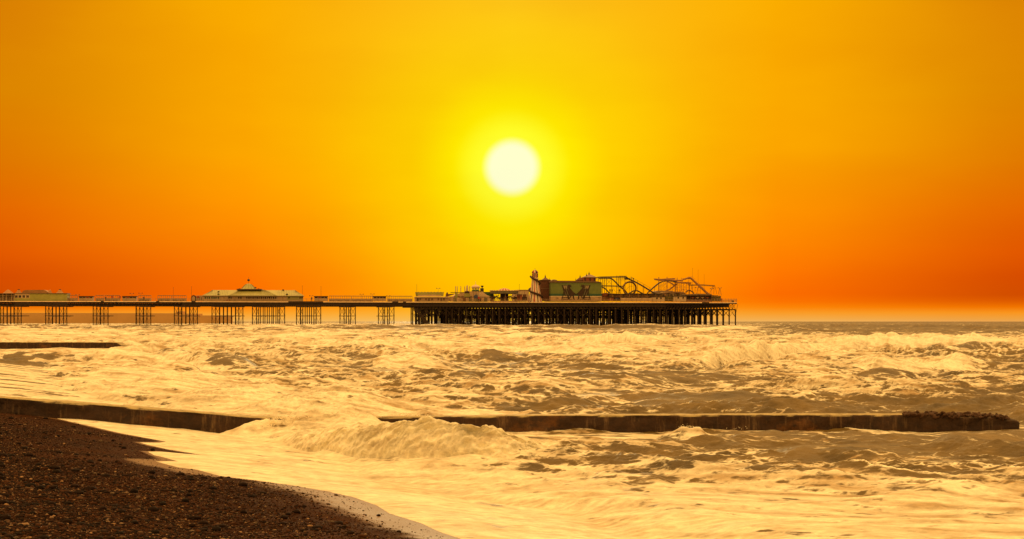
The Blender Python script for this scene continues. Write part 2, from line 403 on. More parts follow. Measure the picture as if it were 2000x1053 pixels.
def build_sea():
    ys = [6.0]
    while ys[-1] < 60000:
        y = ys[-1]
        if y < 17: d = 0.25
        elif y < 27.5: d = y*y*3.6e-5*1.6
        elif y < 34.5: d = 0.022
        elif y < 48: d = 0.05
        elif y < 150: d = max(0.07, y*y*2.2e-5)
        elif y < 620: d = 0.9
        else: d = y*0.0035 if y < 3000 else y*0.03
        ys.append(y+d)
    Yr = np.array(ys, np.float32)
    kf = np.arange(-0.372, 0.3721, 0.00072)
    ko = 0.372 + np.cumsum(0.00072*1.13**np.arange(1, 42)); ko = ko[ko < 1.4]
    K = np.concatenate([-ko[::-1], kf, ko]).astype(np.float32)
    X = (Yr[:,None]*K[None,:]).astype(np.float32); Y = np.repeat(Yr[:,None], len(K), 1)
    dY = np.repeat(np.gradient(Yr)[:,None], len(K), 1)
    px = 1000+FOC*K[None,:]+0*Y; py = 628+CH*FOC/Y
    pxc = np.clip(px, 0, 2000)
    A = np.interp(Yr, [15,20,24,28,33,45,70,120,200,350,600,1500], [.01,.06,.14,.24,.32,.42,.60,.85,.95,.95,.9,.9])[:,None]*(1-.6*(1-ss(780, 1120, px))*(1-ss(35, 40, Y)))
    wx = fbm(X/30, Y/30, 3, 31)*8; wy = fbm(X/30, Y/30, 3, 47)*5
    def rid(lx, ly, s):
        n = gn((X+wx*lx/22)/lx, (Y+0.28*X+wy*ly/11)/ly, s)
        return 1-np.minimum(1, np.abs(n)*2.4)
    b1 = 1-ss(50, 110, Y); b3 = ss(170, 330, Y); b2 = 1-b1-b3
    sw = b1*(rid(9, 3.6, 1)**1.6-0.35) + b2*1.25*(rid(34, 14, 2)**2.2-0.28+0.22*(rid(13, 6, 5)-.5)) + b3*1.2*(rid(80, 30, 3)**2.2-0.28+.25*(rid(28, 12, 6)-.5))
    Z = A*sw
    # chop: sharp crested wavelets of every size the mesh can carry
    for (l, amp, s) in ((11.0, .30, 10), (5.2, .24, 11), (2.5, .20, 12), (1.2, .14, 13), (.55, .075, 14), (.26, .036, 15), (.12, .014, 16)):
        f = np.clip(l/(2.6*dY)-0.3, 0, 1)*np.clip(l/(0.0020*Y)-0.3, 0, 1)
        n = gn(X/(l*(1.5+1.0*(l > 4)))+wx*.03, (Y+.25*X)/l+wy*.03, s)
        n2 = gn(X/(l*2.3)-5, (Y-.35*X)/(l*.8), s+20)
        cap = np.minimum(1, A*(2.6 if l < 3 else 1.6)/np.maximum(.25, l*.25)) if l > 1.5 else np.clip(A*4.0, .10, 1)
        Z = Z + f*amp*cap*(0.62-np.abs(n)*1.5-np.abs(n2)*.5)
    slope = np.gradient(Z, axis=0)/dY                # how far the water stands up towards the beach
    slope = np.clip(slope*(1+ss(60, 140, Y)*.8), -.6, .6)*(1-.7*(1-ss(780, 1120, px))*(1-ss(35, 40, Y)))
    # the outer bar, where the swell stands up in front of the pier
    Z = Z + 1.35*np.exp(-((Y-425)/42)**2)*(1+0.25*gn(X/40, Y/60, 21))
    calm2 = (1-ss(225, 300, px))*np.exp(-((Y-140)/18)**2)*.97
    Z = Z*(1-calm2)
    calm = ss(880, 960, px)*np.maximum(np.exp(-((Y-37.7)/1.0)**2)*.85, np.exp(-((Y-36.6)/2.4)**2)*.55)
    Z = Z*(1-calm)-.04*calm
    beh = ss(900, 1000, px)*np.exp(-((Y-40.3)/1.6)**2)
    Z = Z*(1-.6*beh)-.08*beh
    cov = cover(pxc, np.where(Y > 50, 628+(CH-np.clip(Z, -.5, 2.3))*FOC/Y, py))
    cov = np.where(Y > 60, cov-.02*ss(60, 100, Y)*(1-ss(.9, 1.0, cov)*.5), cov)
    cov = cov + (.34*ss(-.1, .65, sw)-.22)*ss(42, 60, Y)*ss(.05, .25, cov)*(1-.6*ss(.85, 1, cov))
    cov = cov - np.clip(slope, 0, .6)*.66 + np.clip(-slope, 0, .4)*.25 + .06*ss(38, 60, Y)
    rough = np.zeros_like(Z)
    for (p0, p1, f0, f1, h, fw, bw, foam, ro) in BR:
        y0 = CH*FOC/(f0-628.0); y1 = CH*FOC/(f1-628.0)
        ym = max(y0, y1)+bw*3+6; yn = min(y0, y1)-fw*2-4
        i0 = np.searchsorted(Yr, yn); i1 = np.searchsorted(Yr, ym)
        if i1 <= i0: continue
        sl_ = slice(i0, i1)
        u = (px[sl_]-p0)/(p1-p0)
        foot = y0+(y1-y0)*u + gn(X[sl_]/(fw*2.5), Y[sl_]*0+3, 5)*fw*0.9 + gn(X[sl_]/(fw*1.1), Y[sl_]/(fw*2), 8)*fw*0.16
        along = ss(0, .30, u)*ss(0, .30, 1-u)*(0.80+0.45*gn(X[sl_]/(fw*2.2), Y[sl_]/(fw*9), 9)+.35*gn(X[sl_]/(fw*.6), Y[sl_]/(fw*3), 10)).clip(.05, 1.4)
        t = (Y[sl_]-foot)/fw
        prof = np.where(t < 1, np.sin(np.clip(t, 0, 1)*np.pi/2)**1.1, np.exp(-np.clip((Y[sl_]-foot-fw)/bw, 0, 9)**1.3))
        prof = np.where(t < 0, 0, prof)
        hz = h*along*prof
        if y0 > 60:
            fl = along.clip(0, 1)*np.exp(-np.clip(np.abs(t-.3)-1.6, 0, 9))
            Z[sl_] = Z[sl_]*(1-.72*fl)+hz-.30*h*along*np.exp(-((t+.9)/.9)**2)
        else:
            Z[sl_] = np.where(hz > 0.01, np.maximum(Z[sl_], hz+Z[sl_]*.45*prof), Z[sl_])
        wgt = along.clip(0, 1)*np.clip(prof*1.6, 0, 1)*(np.exp(-np.clip((Y[sl_]-foot-fw)/(bw*.6), 0, 9)) if foam < 0 else 1)
        cov[sl_] = cov[sl_]*(1-wgt)+(cov[sl_]+(foam*1.0))*wgt if foam < 0 else cov[sl_]*(1-wgt)+np.maximum(cov[sl_], foam+.25)*wgt
        if foam > 0: cov[sl_] -= .75*along*np.exp(-((t+.9)/.8)**2)
        if ro: rough[sl_] = np.maximum(rough[sl_], wgt*h)
    # foreground breaker
    bp_ = np.array([440, 480, 530, 600, 700, 800, 850, 900, 950, 1000, 1040, 1075, 1110])
    yf = np.array([38.2, 37.7, 36.5, 34.4, 32.6, 30.8, 30.4, 30.1, 29.9, 29.8, 29.8, 30.0, 30.3])
    zc = np.array([0, .0, .10, .40, .64, .80, .82, .82, .74, .56, .40, .18, 0])
    i0 = np.searchsorted(Yr, 26); i1 = np.searchsorted(Yr, 46); sl_ = slice(i0, i1)
    foot = np.interp(px[sl_], bp_, yf)+gn(X[sl_]/1.3, 0*X[sl_], 3)*.25+gn(X[sl_]/.35, 0*X[sl_]+5, 4)*.07
    hh = np.interp(px[sl_], bp_, zc)
    fw = 1.15; t = (Y[sl_]-foot)/fw
    prof = np.where(t < 1, np.sin(np.clip(t, 0, 1)*np.pi/2)**0.62, 0.22+0.78*np.exp(-np.clip((Y[sl_]-foot-fw)/1.5, 0, 9)**1.4))
    prof = np.where(t < 0, 0, prof)*np.exp(-np.clip(Y[sl_]-foot-5, 0, 9)/2)
    Z[sl_] = np.maximum(Z[sl_], hh*prof+Z[sl_]*.3*(prof > 0))
    wb = np.clip(hh*3, 0, 1)*np.clip(prof*2, 0, 1)
    cov[sl_] = np.maximum(cov[sl_], wb*1.15)
    rough[sl_] = np.maximum(rough[sl_], wb*0.9)
    lip = np.zeros_like(Z); lip[sl_] = hh*np.interp(px[sl_], [500, 800, 950, 1080], [.25, .35, .75, .6])*ss(.35, 1.0, t)*np.exp(-np.clip(t-1, 0, 9)*1.2)*(1+.5*gn(X[sl_]/.4, X[sl_]*0+9, 33))
    # darkness of a hollow under the curl, painted as thin foam, at the right end of that breaker
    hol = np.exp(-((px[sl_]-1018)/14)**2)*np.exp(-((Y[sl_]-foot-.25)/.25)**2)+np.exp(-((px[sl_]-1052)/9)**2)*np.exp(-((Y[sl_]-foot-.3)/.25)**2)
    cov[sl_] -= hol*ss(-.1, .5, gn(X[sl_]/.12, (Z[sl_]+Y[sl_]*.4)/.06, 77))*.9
    # mounds of water thrown over the groyne and rolling behind it
    def mound(pc, yc, pw, yw, h, f=1.2):
        X0 = (pc-1000)/FOC*yc
        w = np.exp(-(np.abs((X-X0)/(pw/FOC*yc)))**2.6-((Y-yc)/yw)**2)
        return w*h, w*f
    for a in ((640,39.3,66,1.5,.60), (700,38.9,62,1.3,.52), (590,39.5,38,1.3,.42), (600,44,140,2.6,.72), (690,45,110,2.6,.62), (470,49,140,4,.7),
              (350,58,130,5,.7), (880,42.5,120,1.6,.34), (250,70,110,7,.5), (1345,37.3,40,.4,.10)):
        h, w = mound(*a)
        Z = np.maximum(Z, h+Z*.45); cov = np.maximum(cov, cov*(1-np.clip(w,0,1))+w); rough = np.maximum(rough, w*a[4]*1.1)
    # billowing foam surface
    def bil(l, s): return np.abs(gn(X/l, (Y*0.9+Z*.8)/l, s))
    bump = (bil(.9, 61)*.34+bil(.42, 62)*.34+bil(.2, 63)*.2+bil(.1, 67)*.09); bumpf = (bil(4, 64)*1.3+bil(1.8, 65)*.9+bil(.8, 66)*.5+bil(.4, 68)*.25)
    near = 1-ss(38, 90, Y)
    rr = np.clip(rough, 0, 1.3)
    Z = Z + rr*((bump-.24)*.36*near + (bumpf-.7)*.34*(1-near))
    Z = Z + np.clip(cov-.4, 0, 1)*.05*np.clip(A*3, 0, 1)*fbm(X/.7, Y/.5, 3, 71)*near
    Yd = Y - rr*near*bump*.5 - lip
    # swash: a thin sheet running up the beach
    i1 = np.searchsorted(Yr, 160)
    Xs, Ys_ = X[:i1], Y[:i1]
    sdist = shore_sd(Xs, Ys_)
    zb = beach_z(Xs, Ys_)
    film = zb + np.clip(sdist*.09, -.06, .045) + .012*gn(Xs/.9, Ys_/.28, 81)*ss(.2, 1.5, sdist) + .008*(.5-np.abs(gn((Xs-.3*Ys_)/.5, (Ys_+.3*Xs)/.16, 84)))*ss(.4, 2, sdist) + .005*gn(Xs/.22, Ys_/.1, 85)*ss(.4, 2, sdist) + .02*ss(1, 3, sdist)*fbm(Xs/1.6, Ys_/.6, 3, 83)
    k = ss(.6, 5.0, sdist)
    zz = np.maximum(Z[:i1]*k + (1-k)*-.5, film)
    edge = sdist < 0
    zz = np.where(edge, np.minimum(film, zb-.03-np.clip(-sdist*.1, 0, 1)), zz)
    Z[:i1] = zz
    Yd[:i1] = np.where(sdist < 1.0, Y[:i1], Yd[:i1])
    cov[:i1] = np.where(sdist < 5, np.maximum(cov[:i1], 1.0-ss(3, 5, sdist)*.3), cov[:i1])
    # beyond the near groyne the backwash leaves bands of clear wet film
    bx = px[:i1]+35*gn(Xs/2, Ys_/3, 92)
    bands = ss(-.15, .35, gn((Xs+.3*Ys_)/7.0, (Ys_-.1*Xs)/1.7, 91)+.5*gn(Xs/1.5, Ys_/.6, 93))*(1-ss(30, 190, bx))*ss(44, 50, Ys_)*(1-ss(95, 115, Ys_))
    cov[:i1] -= bands*1.25; thin_ = bands
    # foam pattern
    sx = 1.0+0*Y
    q = Y/60.0
    Zs = Z*1.9
    def nn(lx, ly, s): return gn((X+wx*.25)/lx, (Y*.7+Zs+.2*X+wy*.25)/ly, s)
    far = ss(110, 260, Y)
    n = (nn(2.6, 1.4, 41)*(.22+.18*ss(38,60,Y))+nn(1.1, .6, 42)*.55+nn(.45, .26, 43)*.50*(1-ss(80,170,Y))+nn(.2, .09, 46)*.30*(1-ss(45,90,Y)))*(1-far)*1.0 + (nn(9, 6, 44)*.35+nn(4, 2.4, 45)*.5+nn(1.8, 1.0, 41)*.6+nn(.8, .5, 42)*.5*(1-ss(220,400,Y)))*far
    n2 = np.minimum(np.abs(nn(2.6, 1.5, 51)), np.abs(nn(1.3, .8, 53))+.06)*(1-far)+np.minimum(np.abs(nn(7, 4, 52)), np.abs(nn(3, 1.8, 54))+.05)*far
    n = n*0.75 + (0.20-n2)*1.15          # lacy veins
    foam = 0.5 + (cov-0.5)*1.35 + n*1.05
    foam = np.where(cov < .08, foam-.15, foam)
    foam[:i1] = np.where(sdist > -.02, foam[:i1], 1.0)
    thick = np.clip(.68-slope*.35+rr*.24+1.0*fbm((X+wx*.2)/1.6, (Y*.8+Zs+.3*X)/.45, 4, 55)*(1-far)+1.0*fbm(X/7, (Y*.8+Zs*2)/3.2, 4, 56)*far, 0, 1)  # slope term puts the shade of wave faces into the foam tone
    thick[:i1] = thick[:i1]*ss(3, 10, sdist)+(1-ss(3, 10, sdist))*(.46+.40*thick[:i1]+.34*(.5-np.abs(gn((Xs+.25*Ys_)/.55, (Ys_-.25*Xs)/.20, 86))*1.4)+.18*gn(Xs/.2, Ys_/.09, 87))
    print('sea', X.shape)
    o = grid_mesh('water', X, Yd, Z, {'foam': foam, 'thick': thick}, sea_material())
    o['kind'] = 'structure'
    return o
build_sea()

# ------------------------------------------------------------------ beach
def beach_material():
    m = bpy.data.materials.new('wet_shingle'); m.use_nodes = True
    t = m.node_tree; ns = t.nodes; ls = t.links; b = ns['Principled BSDF']
    geo = ns.new('ShaderNodeNewGeometry')
    vo = ns.new('ShaderNodeTexVoronoi'); vo.inputs['Scale'].default_value = 26; ls.new(geo.outputs['Position'], vo.inputs['Vector'])
    nz = ns.new('ShaderNodeTexNoise'); nz.inputs['Scale'].default_value = 60; nz.inputs['Detail'].default_value = 6; ls.new(geo.outputs['Position'], nz.inputs['Vector'])
    big = ns.new('ShaderNodeTexNoise'); big.inputs['Scale'].default_value = .6; big.inputs['Detail'].default_value = 5; ls.new(geo.outputs['Position'], big.inputs['Vector'])
    cr = ns.new('ShaderNodeValToRGB'); e = cr.color_ramp.elements
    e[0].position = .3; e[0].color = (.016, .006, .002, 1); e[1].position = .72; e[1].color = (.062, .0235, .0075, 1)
    ls.new(nz.outputs[0], cr.inputs[0])
    cr2 = ns.new('ShaderNodeValToRGB'); e = cr2.color_ramp.elements
    e[0].position = .35; e[0].color = (.62, .58, .52, 1); e[1].position = .7; e[1].color = (1.2, 1.1, 1.0, 1)
    ls.new(big.outputs[0], cr2.inputs[0])
    mu = ns.new('ShaderNodeMix'); mu.data_type = 'RGBA'; mu.blend_type = 'MULTIPLY'; mu.inputs[0].default_value = 1
    ls.new(cr.outputs[0], mu.inputs[6]); ls.new(cr2.outputs[0], mu.inputs[7])
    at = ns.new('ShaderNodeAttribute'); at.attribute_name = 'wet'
    wc = ns.new('ShaderNodeMix'); wc.data_type = 'RGBA'; ls.new(at.outputs['Fac'], wc.inputs[0]); ls.new(mu.outputs[2], wc.inputs[6]); wc.inputs[7].default_value = (.23, .118, .036, 1); ls.new(wc.outputs[2], b.inputs['Base Color'])  # pale sky reflection of the wet film put into the colour, with foam residue
    mr = ns.new('ShaderNodeMapRange'); mr.inputs[3].default_value = .85; mr.inputs[4].default_value = .30; ls.new(at.outputs['Fac'], mr.inputs[0])
    ls.new(mr.outputs[0], b.inputs['Roughness'])
    ms = ns.new('ShaderNodeMapRange'); ms.inputs[3].default_value = .03; ms.inputs[4].default_value = .35; ls.new(at.outputs['Fac'], ms.inputs[0])
    ls.new(ms.outputs[0], b.inputs['Specular IOR Level'])
    mb = ns.new('ShaderNodeMapRange'); mb.inputs[3].default_value = .9; mb.inputs[4].default_value = .03; ls.new(at.outputs['Fac'], mb.inputs[0])
    bp = ns.new('ShaderNodeBump'); bp.inputs['Distance'].default_value = .02; ls.new(mb.outputs[0], bp.inputs['Strength'])
    ls.new(nz.outputs[0], bp.inputs['Height']); ls.new(bp.outputs[0], b.inputs['Normal'])
    return m
def beach_surf(X, Y, sd_):
    land = ss(0, 1.5, -sd_)
    return beach_z(X, Y) + land*(.03*fbm(X/3, Y/1.5, 3, 101)+.012*fbm(X/.5, Y/.35, 3, 102)) + .05*land*ss(.0, .5, gn((X+.4*Y)/9, (Y-.6*X)/2.2, 103))*ss(10, 3, np.abs(-sd_-3))
def build_beach():
    ys = np.concatenate([np.arange(-60, 10, 5.0), np.arange(10, 42, .05), np.geomspace(42, 420, 300)])
    u = np.concatenate([np.geomspace(200, 16.2, 30)*-1, np.arange(-16, 8, .05), np.geomspace(8, 400, 30)])
    Y = np.repeat(ys[:,None], len(u), 1)
    X = np.interp(ys, [-60, 19, 45, 420], [0, 0, -6, -150])[:,None] + u[None,:]
    Z = beach_z(X, Y)
    sd_ = shore_sd(X, Y)
    Z = beach_surf(X, Y, sd_)
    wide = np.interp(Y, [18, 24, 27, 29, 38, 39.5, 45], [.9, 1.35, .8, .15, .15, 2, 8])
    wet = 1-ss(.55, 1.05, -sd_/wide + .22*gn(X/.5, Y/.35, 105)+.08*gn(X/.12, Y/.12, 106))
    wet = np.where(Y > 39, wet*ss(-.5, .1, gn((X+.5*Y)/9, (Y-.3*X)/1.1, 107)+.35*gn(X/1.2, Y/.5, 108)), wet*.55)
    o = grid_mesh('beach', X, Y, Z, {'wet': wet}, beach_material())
    o['kind'] = 'structure'
build_beach()

def ico(sub):
    bm = bmesh.new(); bmesh.ops.create_icosphere(bm, subdivisions=sub, radius=1.0)
    v = np.array([x.co[:] for x in bm.verts]); f = np.array([[a.index for a in p.verts] for p in bm.faces]); bm.free()
    return v, f
def stone_material():
    m = mat('pebbles', (.1,.06,.03), .85, .3, 30, .07)
    t = m.node_tree; b = t.nodes['Principled BSDF']
    at = t.nodes.new('ShaderNodeAttribute'); at.attribute_name = 'tone'
    cr = t.nodes.new('ShaderNodeValToRGB'); e = cr.color_ramp.elements
    e[0].position = 0; e[0].color = (.008,.005,.003,1); e[1].position = 1; e[1].color = (.30,.17,.08,1)
    for p, c in ((.35,(.013,.005,.002,1)), (.65,(.037,.013,.004,1)), (.88,(.066,.025,.008,1)), (.95,(.13,.09,.055,1))):
        q = e.new(p); q.color = c
    t.links.new(at.outputs['Fac'], cr.inputs[0])
    mu = t.nodes.new('ShaderNodeMix'); mu.data_type = 'RGBA'; mu.blend_type = 'MULTIPLY'; mu.inputs[0].default_value = 1
    rp = [n for n in t.nodes if n.type == 'VALTORGB'][0]
    rp.color_ramp.elements[0].color = (.6,.6,.6,1); rp.color_ramp.elements[1].color = (1.3,1.3,1.3,1)
    t.links.new(cr.outputs[0], mu.inputs[6]); t.links.new(rp.outputs[0], mu.inputs[7]); t.links.new(mu.outputs[2], b.inputs['Base Color'])
    return m
STONE = stone_material()
def build_pebbles():
    rs = np.random.RandomState(3)
    n = 420000
    Y = 9+29.5*rs.rand(n)**.75; k = rs.uniform(-.50, .12, n); X = k*Y
    sd_ = shore_sd(X, Y)
    dens = ss(.0, 5.0, -sd_)*.9+.10 + .35*ss(.1, .5, gn(X/2.5, Y/1.2, 111)) * ss(.3, 2, -sd_)
    dens *= np.where(Y < 27.5, .35+.65*ss(.5, 1.3, -sd_), 1)
    keep = (sd_ < -.12) & (rs.rand(n) < dens) & ~((Y > 38.2))
    X, Y, sd_ = X[keep], Y[keep], sd_[keep]
    m = len(X)
    r = np.exp(rs.normal(math.log(.0115), .42, m)); r = np.clip(r, .008, .07)
    r *= np.interp(-sd_, [0, 1.5, 8], [.65, .7, 1.0])
    big = rs.rand(m) < .0025; r[big] = rs.uniform(.035, .065, big.sum())
    PV, PF, PT = [], [], []
    base = 0
    tone = np.where(big, rs.rand(m)*.3, rs.rand(m))
    for sub, sel in ((1, r < .022), (2, r >= .022)):
        v0, f0 = ico(sub); nv, nf = len(v0), len(f0)
        x_, y_, r_ = X[sel], Y[sel], r[sel]; k_ = len(x_)
        ang = rs.uniform(0, 6.283, k_); sc = np.stack([r_*rs.uniform(.9, 1.6, k_), r_*rs.uniform(.8, 1.2, k_), r_*rs.uniform(.45, .8, k_)], 1)
        V = v0[None]*(1+rs.normal(0, .07, (k_, nv, 1)))*sc[:,None]
        c, s = np.cos(ang)[:,None], np.sin(ang)[:,None]
        VX = V[:,:,0]*c-V[:,:,1]*s; VY = V[:,:,0]*s+V[:,:,1]*c
        bz = beach_surf(x_, y_, sd_[sel])
        PV.append(np.stack([VX+x_[:,None], VY+y_[:,None], V[:,:,2]+(bz+sc[:,2]*.35)[:,None]], -1).reshape(-1, 3))
        PF.append((f0[None]+np.arange(k_)[:,None,None]*nv).reshape(-1, 3)+base); base += k_*nv
        PT.append(np.repeat(tone[sel], nv))
    P_ = np.concatenate(PV); F = np.concatenate(PF).astype(np.int32)
    me = bpy.data.meshes.new('shingle'); me.vertices.add(len(P_)); me.vertices.foreach_set('co', P_.reshape(-1).astype(np.float32))
    nf = len(F)
    me.loops.add(nf*3); me.loops.foreach_set('vertex_index', F.reshape(-1)); me.polygons.add(nf)
    me.polygons.foreach_set('loop_start', np.arange(nf, dtype=np.int32)*3); me.polygons.foreach_set('loop_total', np.full(nf, 3, np.int32))
    me.polygons.foreach_set('use_smooth', np.ones(nf, bool)); me.update(calc_edges=True)
    a = me.attributes.new('tone', 'FLOAT', 'POINT'); a.data.foreach_set('value', np.concatenate(PT).astype(np.float32))
    me.materials.append(STONE)
    o = bpy.data.objects.new('shingle', me); COL.objects.link(o)
    o['kind'] = 'stuff'; o['label'] = 'dark wet pebbles scattered over the brown beach'; o['category'] = 'pebbles'
    print('pebbles', m)
build_pebbles()

# ------------------------------------------------------------------ object helpers
PS = 0.1451
def yline(k): return 507.2/(1-PS*k)
TH = math.atan(PS); CA, SA = math.cos(TH), math.sin(TH); OY = 507.2
DECK = 9.92
def S(px, t=0.0):
    k = (px-1000.0)/FOC
    return (k*(OY+t*CA)+t*SA)/(CA-k*SA)
def Zp(py, px, t=0.0):
    s = S(px, t); Y = OY+s*SA+t*CA
    return CH+(628.0-py)/FOC*Y
def setp(o, label=None, cat=None, group=None, kind=None):
    if label: o['label'] = label
    if cat: o['category'] = cat
    if group: o['group'] = group
    if kind: o['kind'] = kind
class MB:
    def __init__(self): self.v = []; self.f = []
    def add(self, vs, fs):
        b = len(self.v); self.v += [tuple(x) for x in vs]; self.f += [tuple(b+i for i in f) for f in fs]; return self
    def box(self, s0, s1, t0, t1, z0, z1):
        return self.add([(s0,t0,z0),(s1,t0,z0),(s1,t1,z0),(s0,t1,z0),(s0,t0,z1),(s1,t0,z1),(s1,t1,z1),(s0,t1,z1)],
            [(0,3,2,1),(4,5,6,7),(0,1,5,4),(1,2,6,5),(2,3,7,6),(3,0,4,7)])
    def pb(self, x0, x1, yb, yt, t0, t1):
        xm = (x0+x1)/2
        return self.box(S(x0,t0), S(x1,t0), t0, t1, Zp(yb,xm,t0), Zp(yt,xm,t0))
    def tube(self, pts, r, n=6, r2=None):
        pts = [Vector(p) for p in pts]; rings = []
        m = len(pts)
        for i, p in enumerate(pts):
            d = (pts[min(i+1,m-1)]-pts[max(i-1,0)]); d.normalize()
            up = Vector((0,0,1)) if abs(d.z) < .9 else Vector((0,1,0))
            a = d.cross(up).normalized(); b = d.cross(a)
            rr = r if r2 is None else r+(r2-r)*i/(m-1)
            rings.append([p+a*rr*math.cos(6.2832*j/n)+b*rr*math.sin(6.2832*j/n) for j in range(n)])
        vs = [q for g in rings for q in g]
        fs = [(i*n+j, i*n+(j+1)%n, (i+1)*n+(j+1)%n, (i+1)*n+j) for i in range(m-1) for j in range(n)]
        fs += [tuple(range(n))[::-1], tuple((m-1)*n+j for j in range(n))]
        return self.add(vs, fs)
    def pt(self, pts, r, t=0.0, n=6, r2=None):
        return self.tube([(S(x,(q[0] if q else t)), (q[0] if q else t), Zp(y,x,(q[0] if q else t))) for x, y, *q in pts], r, n, r2)
    def prism(self, outline, t0, t1):
        n = len(outline)
        vs = [(s,t0,z) for s,z in outline]+[(s,t1,z) for s,z in outline]
        fs = [tuple(range(n)), tuple(range(2*n-1,n-1,-1))]+[(i,n+i,n+(i+1)%n,(i+1)%n) for i in range(n)]
        return self.add(vs, fs)
    def pp(self, pts, t0, t1):
        return self.prism([(S(x,t0), Zp(y,x,t0)) for x,y in pts], t0, t1)
    def lathe(self, s, t, prof, n=16, a0=0.0):
        vs = [(s+r*math.cos(a0+6.28318*j/n), t+r*math.sin(a0+6.28318*j/n), z) for r,z in prof for j in range(n)]
        m = len(prof)
        fs = [(i*n+j, i*n+(j+1)%n, (i+1)*n+(j+1)%n, (i+1)*n+j) for i in range(m-1) for j in range(n)]
        fs += [tuple(range(n))[::-1], tuple((m-1)*n+j for j in range(n))]
        return self.add(vs, fs)
    def ball(self, s, t, z, r, sq=1.0, n=10):
        pr = [(r*math.sin(math.pi*i/8)+.001, z-r*sq*math.cos(math.pi*i/8)) for i in range(9)]
        return self.lathe(s, t, pr, n)
    def hip(self, s0, s1, t0, t1, z0, z1, ins, over=0.3, insT=None):
        """hipped roof with ridge inset ins at each end"""
        tm = (t0+t1)/2; it = (t1-t0)/2 if insT is None else insT
        a = [(s0-over,t0-over,z0),(s1+over,t0-over,z0),(s1+over,t1+over,z0),(s0-over,t1+over,z0)]
        b = [(s0+ins,t0+it-.01,z1),(s1-ins,t0+it-.01,z1),(s1-ins,t1-it+.01,z1),(s0+ins,t1-it+.01,z1)]
        return self.add(a+b, [(0,3,2,1),(4,5,6,7),(0,1,5,4),(1,2,6,5),(2,3,7,6),(3,0,4,7)])
    def build(self, name, m, root=None, smooth=False, label=None):
        base = root['_b'] if root is not None else (0,0,0)
        me = bpy.data.meshes.new(name)
        me.from_pydata([(v[0]-base[0], v[1]-base[1], v[2]-base[2]) for v in self.v], [], self.f)
        bm = bmesh.new(); bm.from_mesh(me); bmesh.ops.recalc_face_normals(bm, faces=bm.faces[:]); bm.to_mesh(me); bm.free()
        me.materials.append(m)
        if smooth: me.polygons.foreach_set('use_smooth', [True]*len(me.polygons))
        o = bpy.data.objects.new(name, me); COL.objects.link(o)
        if root is not None: o.parent = root; 
        o['_b'] = base
        if label: o['label'] = label
        return o
def thing(name, label, cat, px, t=0.0, z=DECK, group=None):
    """an Empty standing on the pier, turned with it"""
    s = S(px, t); o = bpy.data.objects.new(name, None); COL.objects.link(o)
    o.location = (s*CA-t*SA, OY+s*SA+t*CA, z); o.rotation_euler = (0,0,TH)
    o.empty_display_size = .5; o['_b'] = (s, t, z); setp(o, label, cat, group); return o

# ------------------------------------------------------------------ the pier
pier = thing('pier', 'long iron pier on dark piles carrying pavilions and rides out over the surf', 'pier', 1000, 0, 0)
s_a, s_b, s_h, s_e = S(-160), S(805), S(803), S(1439)
AW = 15.0; HW = 50.0
MB().box(s_a, s_h+2, .1, AW, DECK-.30, DECK).build('deck', PLANK, pier)
MB().box(s_h+2, s_e, .1, HW, DECK-.30, DECK).build('deck', PLANK, pier)
m = MB()
for x0, x1 in ((-160,197),(203,305),(311,374),(382,563),(631,766),(778,787),(793,1034),(1035,1371),(1385,1439)):
    m.box(S(x0), S(x1), -.12, .08, DECK-.20, DECK+.03)
m.build('edge_trim', TRIM, pier)
for x0, x1 in ((197,203),(305,311),(374,382),(563,631),(766,778),(787,793),(1371,1385)):
    MB().box(S(x0), S(x1), -.14, .08, DECK-.45, DECK+.12).build('mooring_platform', IRON, pier)
# girders of the approach: open lattice at the left, solid plates further on
def lattice(m, s0, s1, t, z0, z1, step, r):
    m.box(s0, s1, t-.08, t+.08, z1-.12, z1); m.box(s0, s1, t-.08, t+.08, z0, z0+.14)
    n = max(1, int((s1-s0)/step)); d = (s1-s0)/n
    for i in range(n):
        a, b = s0+i*d, s0+(i+1)*d
        m.tube([(a,t,z0+.1),(b,t,z1-.1)], r, 4); m.tube([(a,t,z1-.1),(b,t,z0+.1)], r, 4)
        m.box(a-.06, a+.06, t-.06, t+.06, z0, z1)
G0, G1 = 8.30, DECK-.30
for t in (.25, 5, 10, AW-.25):
    m = MB(); lattice(m, s_a, S(355), t, G0, G1, 1.3, .07)
    if t != .25: m.box(s_a, S(355), t-.03, t+.03, G0+.35, G1-.45)
    m.box(S(355), s_b, t-.05, t+.05, G0+.32, G1)
    m.box(S(355), s_b, t-.1, t+.1, G0, G0+.14)
    for i in range(int((s_b-S(355))/.75)): m.box(S(355)+i*.75, S(355)+i*.75+.28, t-.05, t+.05, G0+.12, G0+.34)
    m.build('girder', IRON, pier)
m = MB(); m.box(S(28), S(131), .12, .2, G0+.2, G1); m.build('girder_plate', IRON, pier)
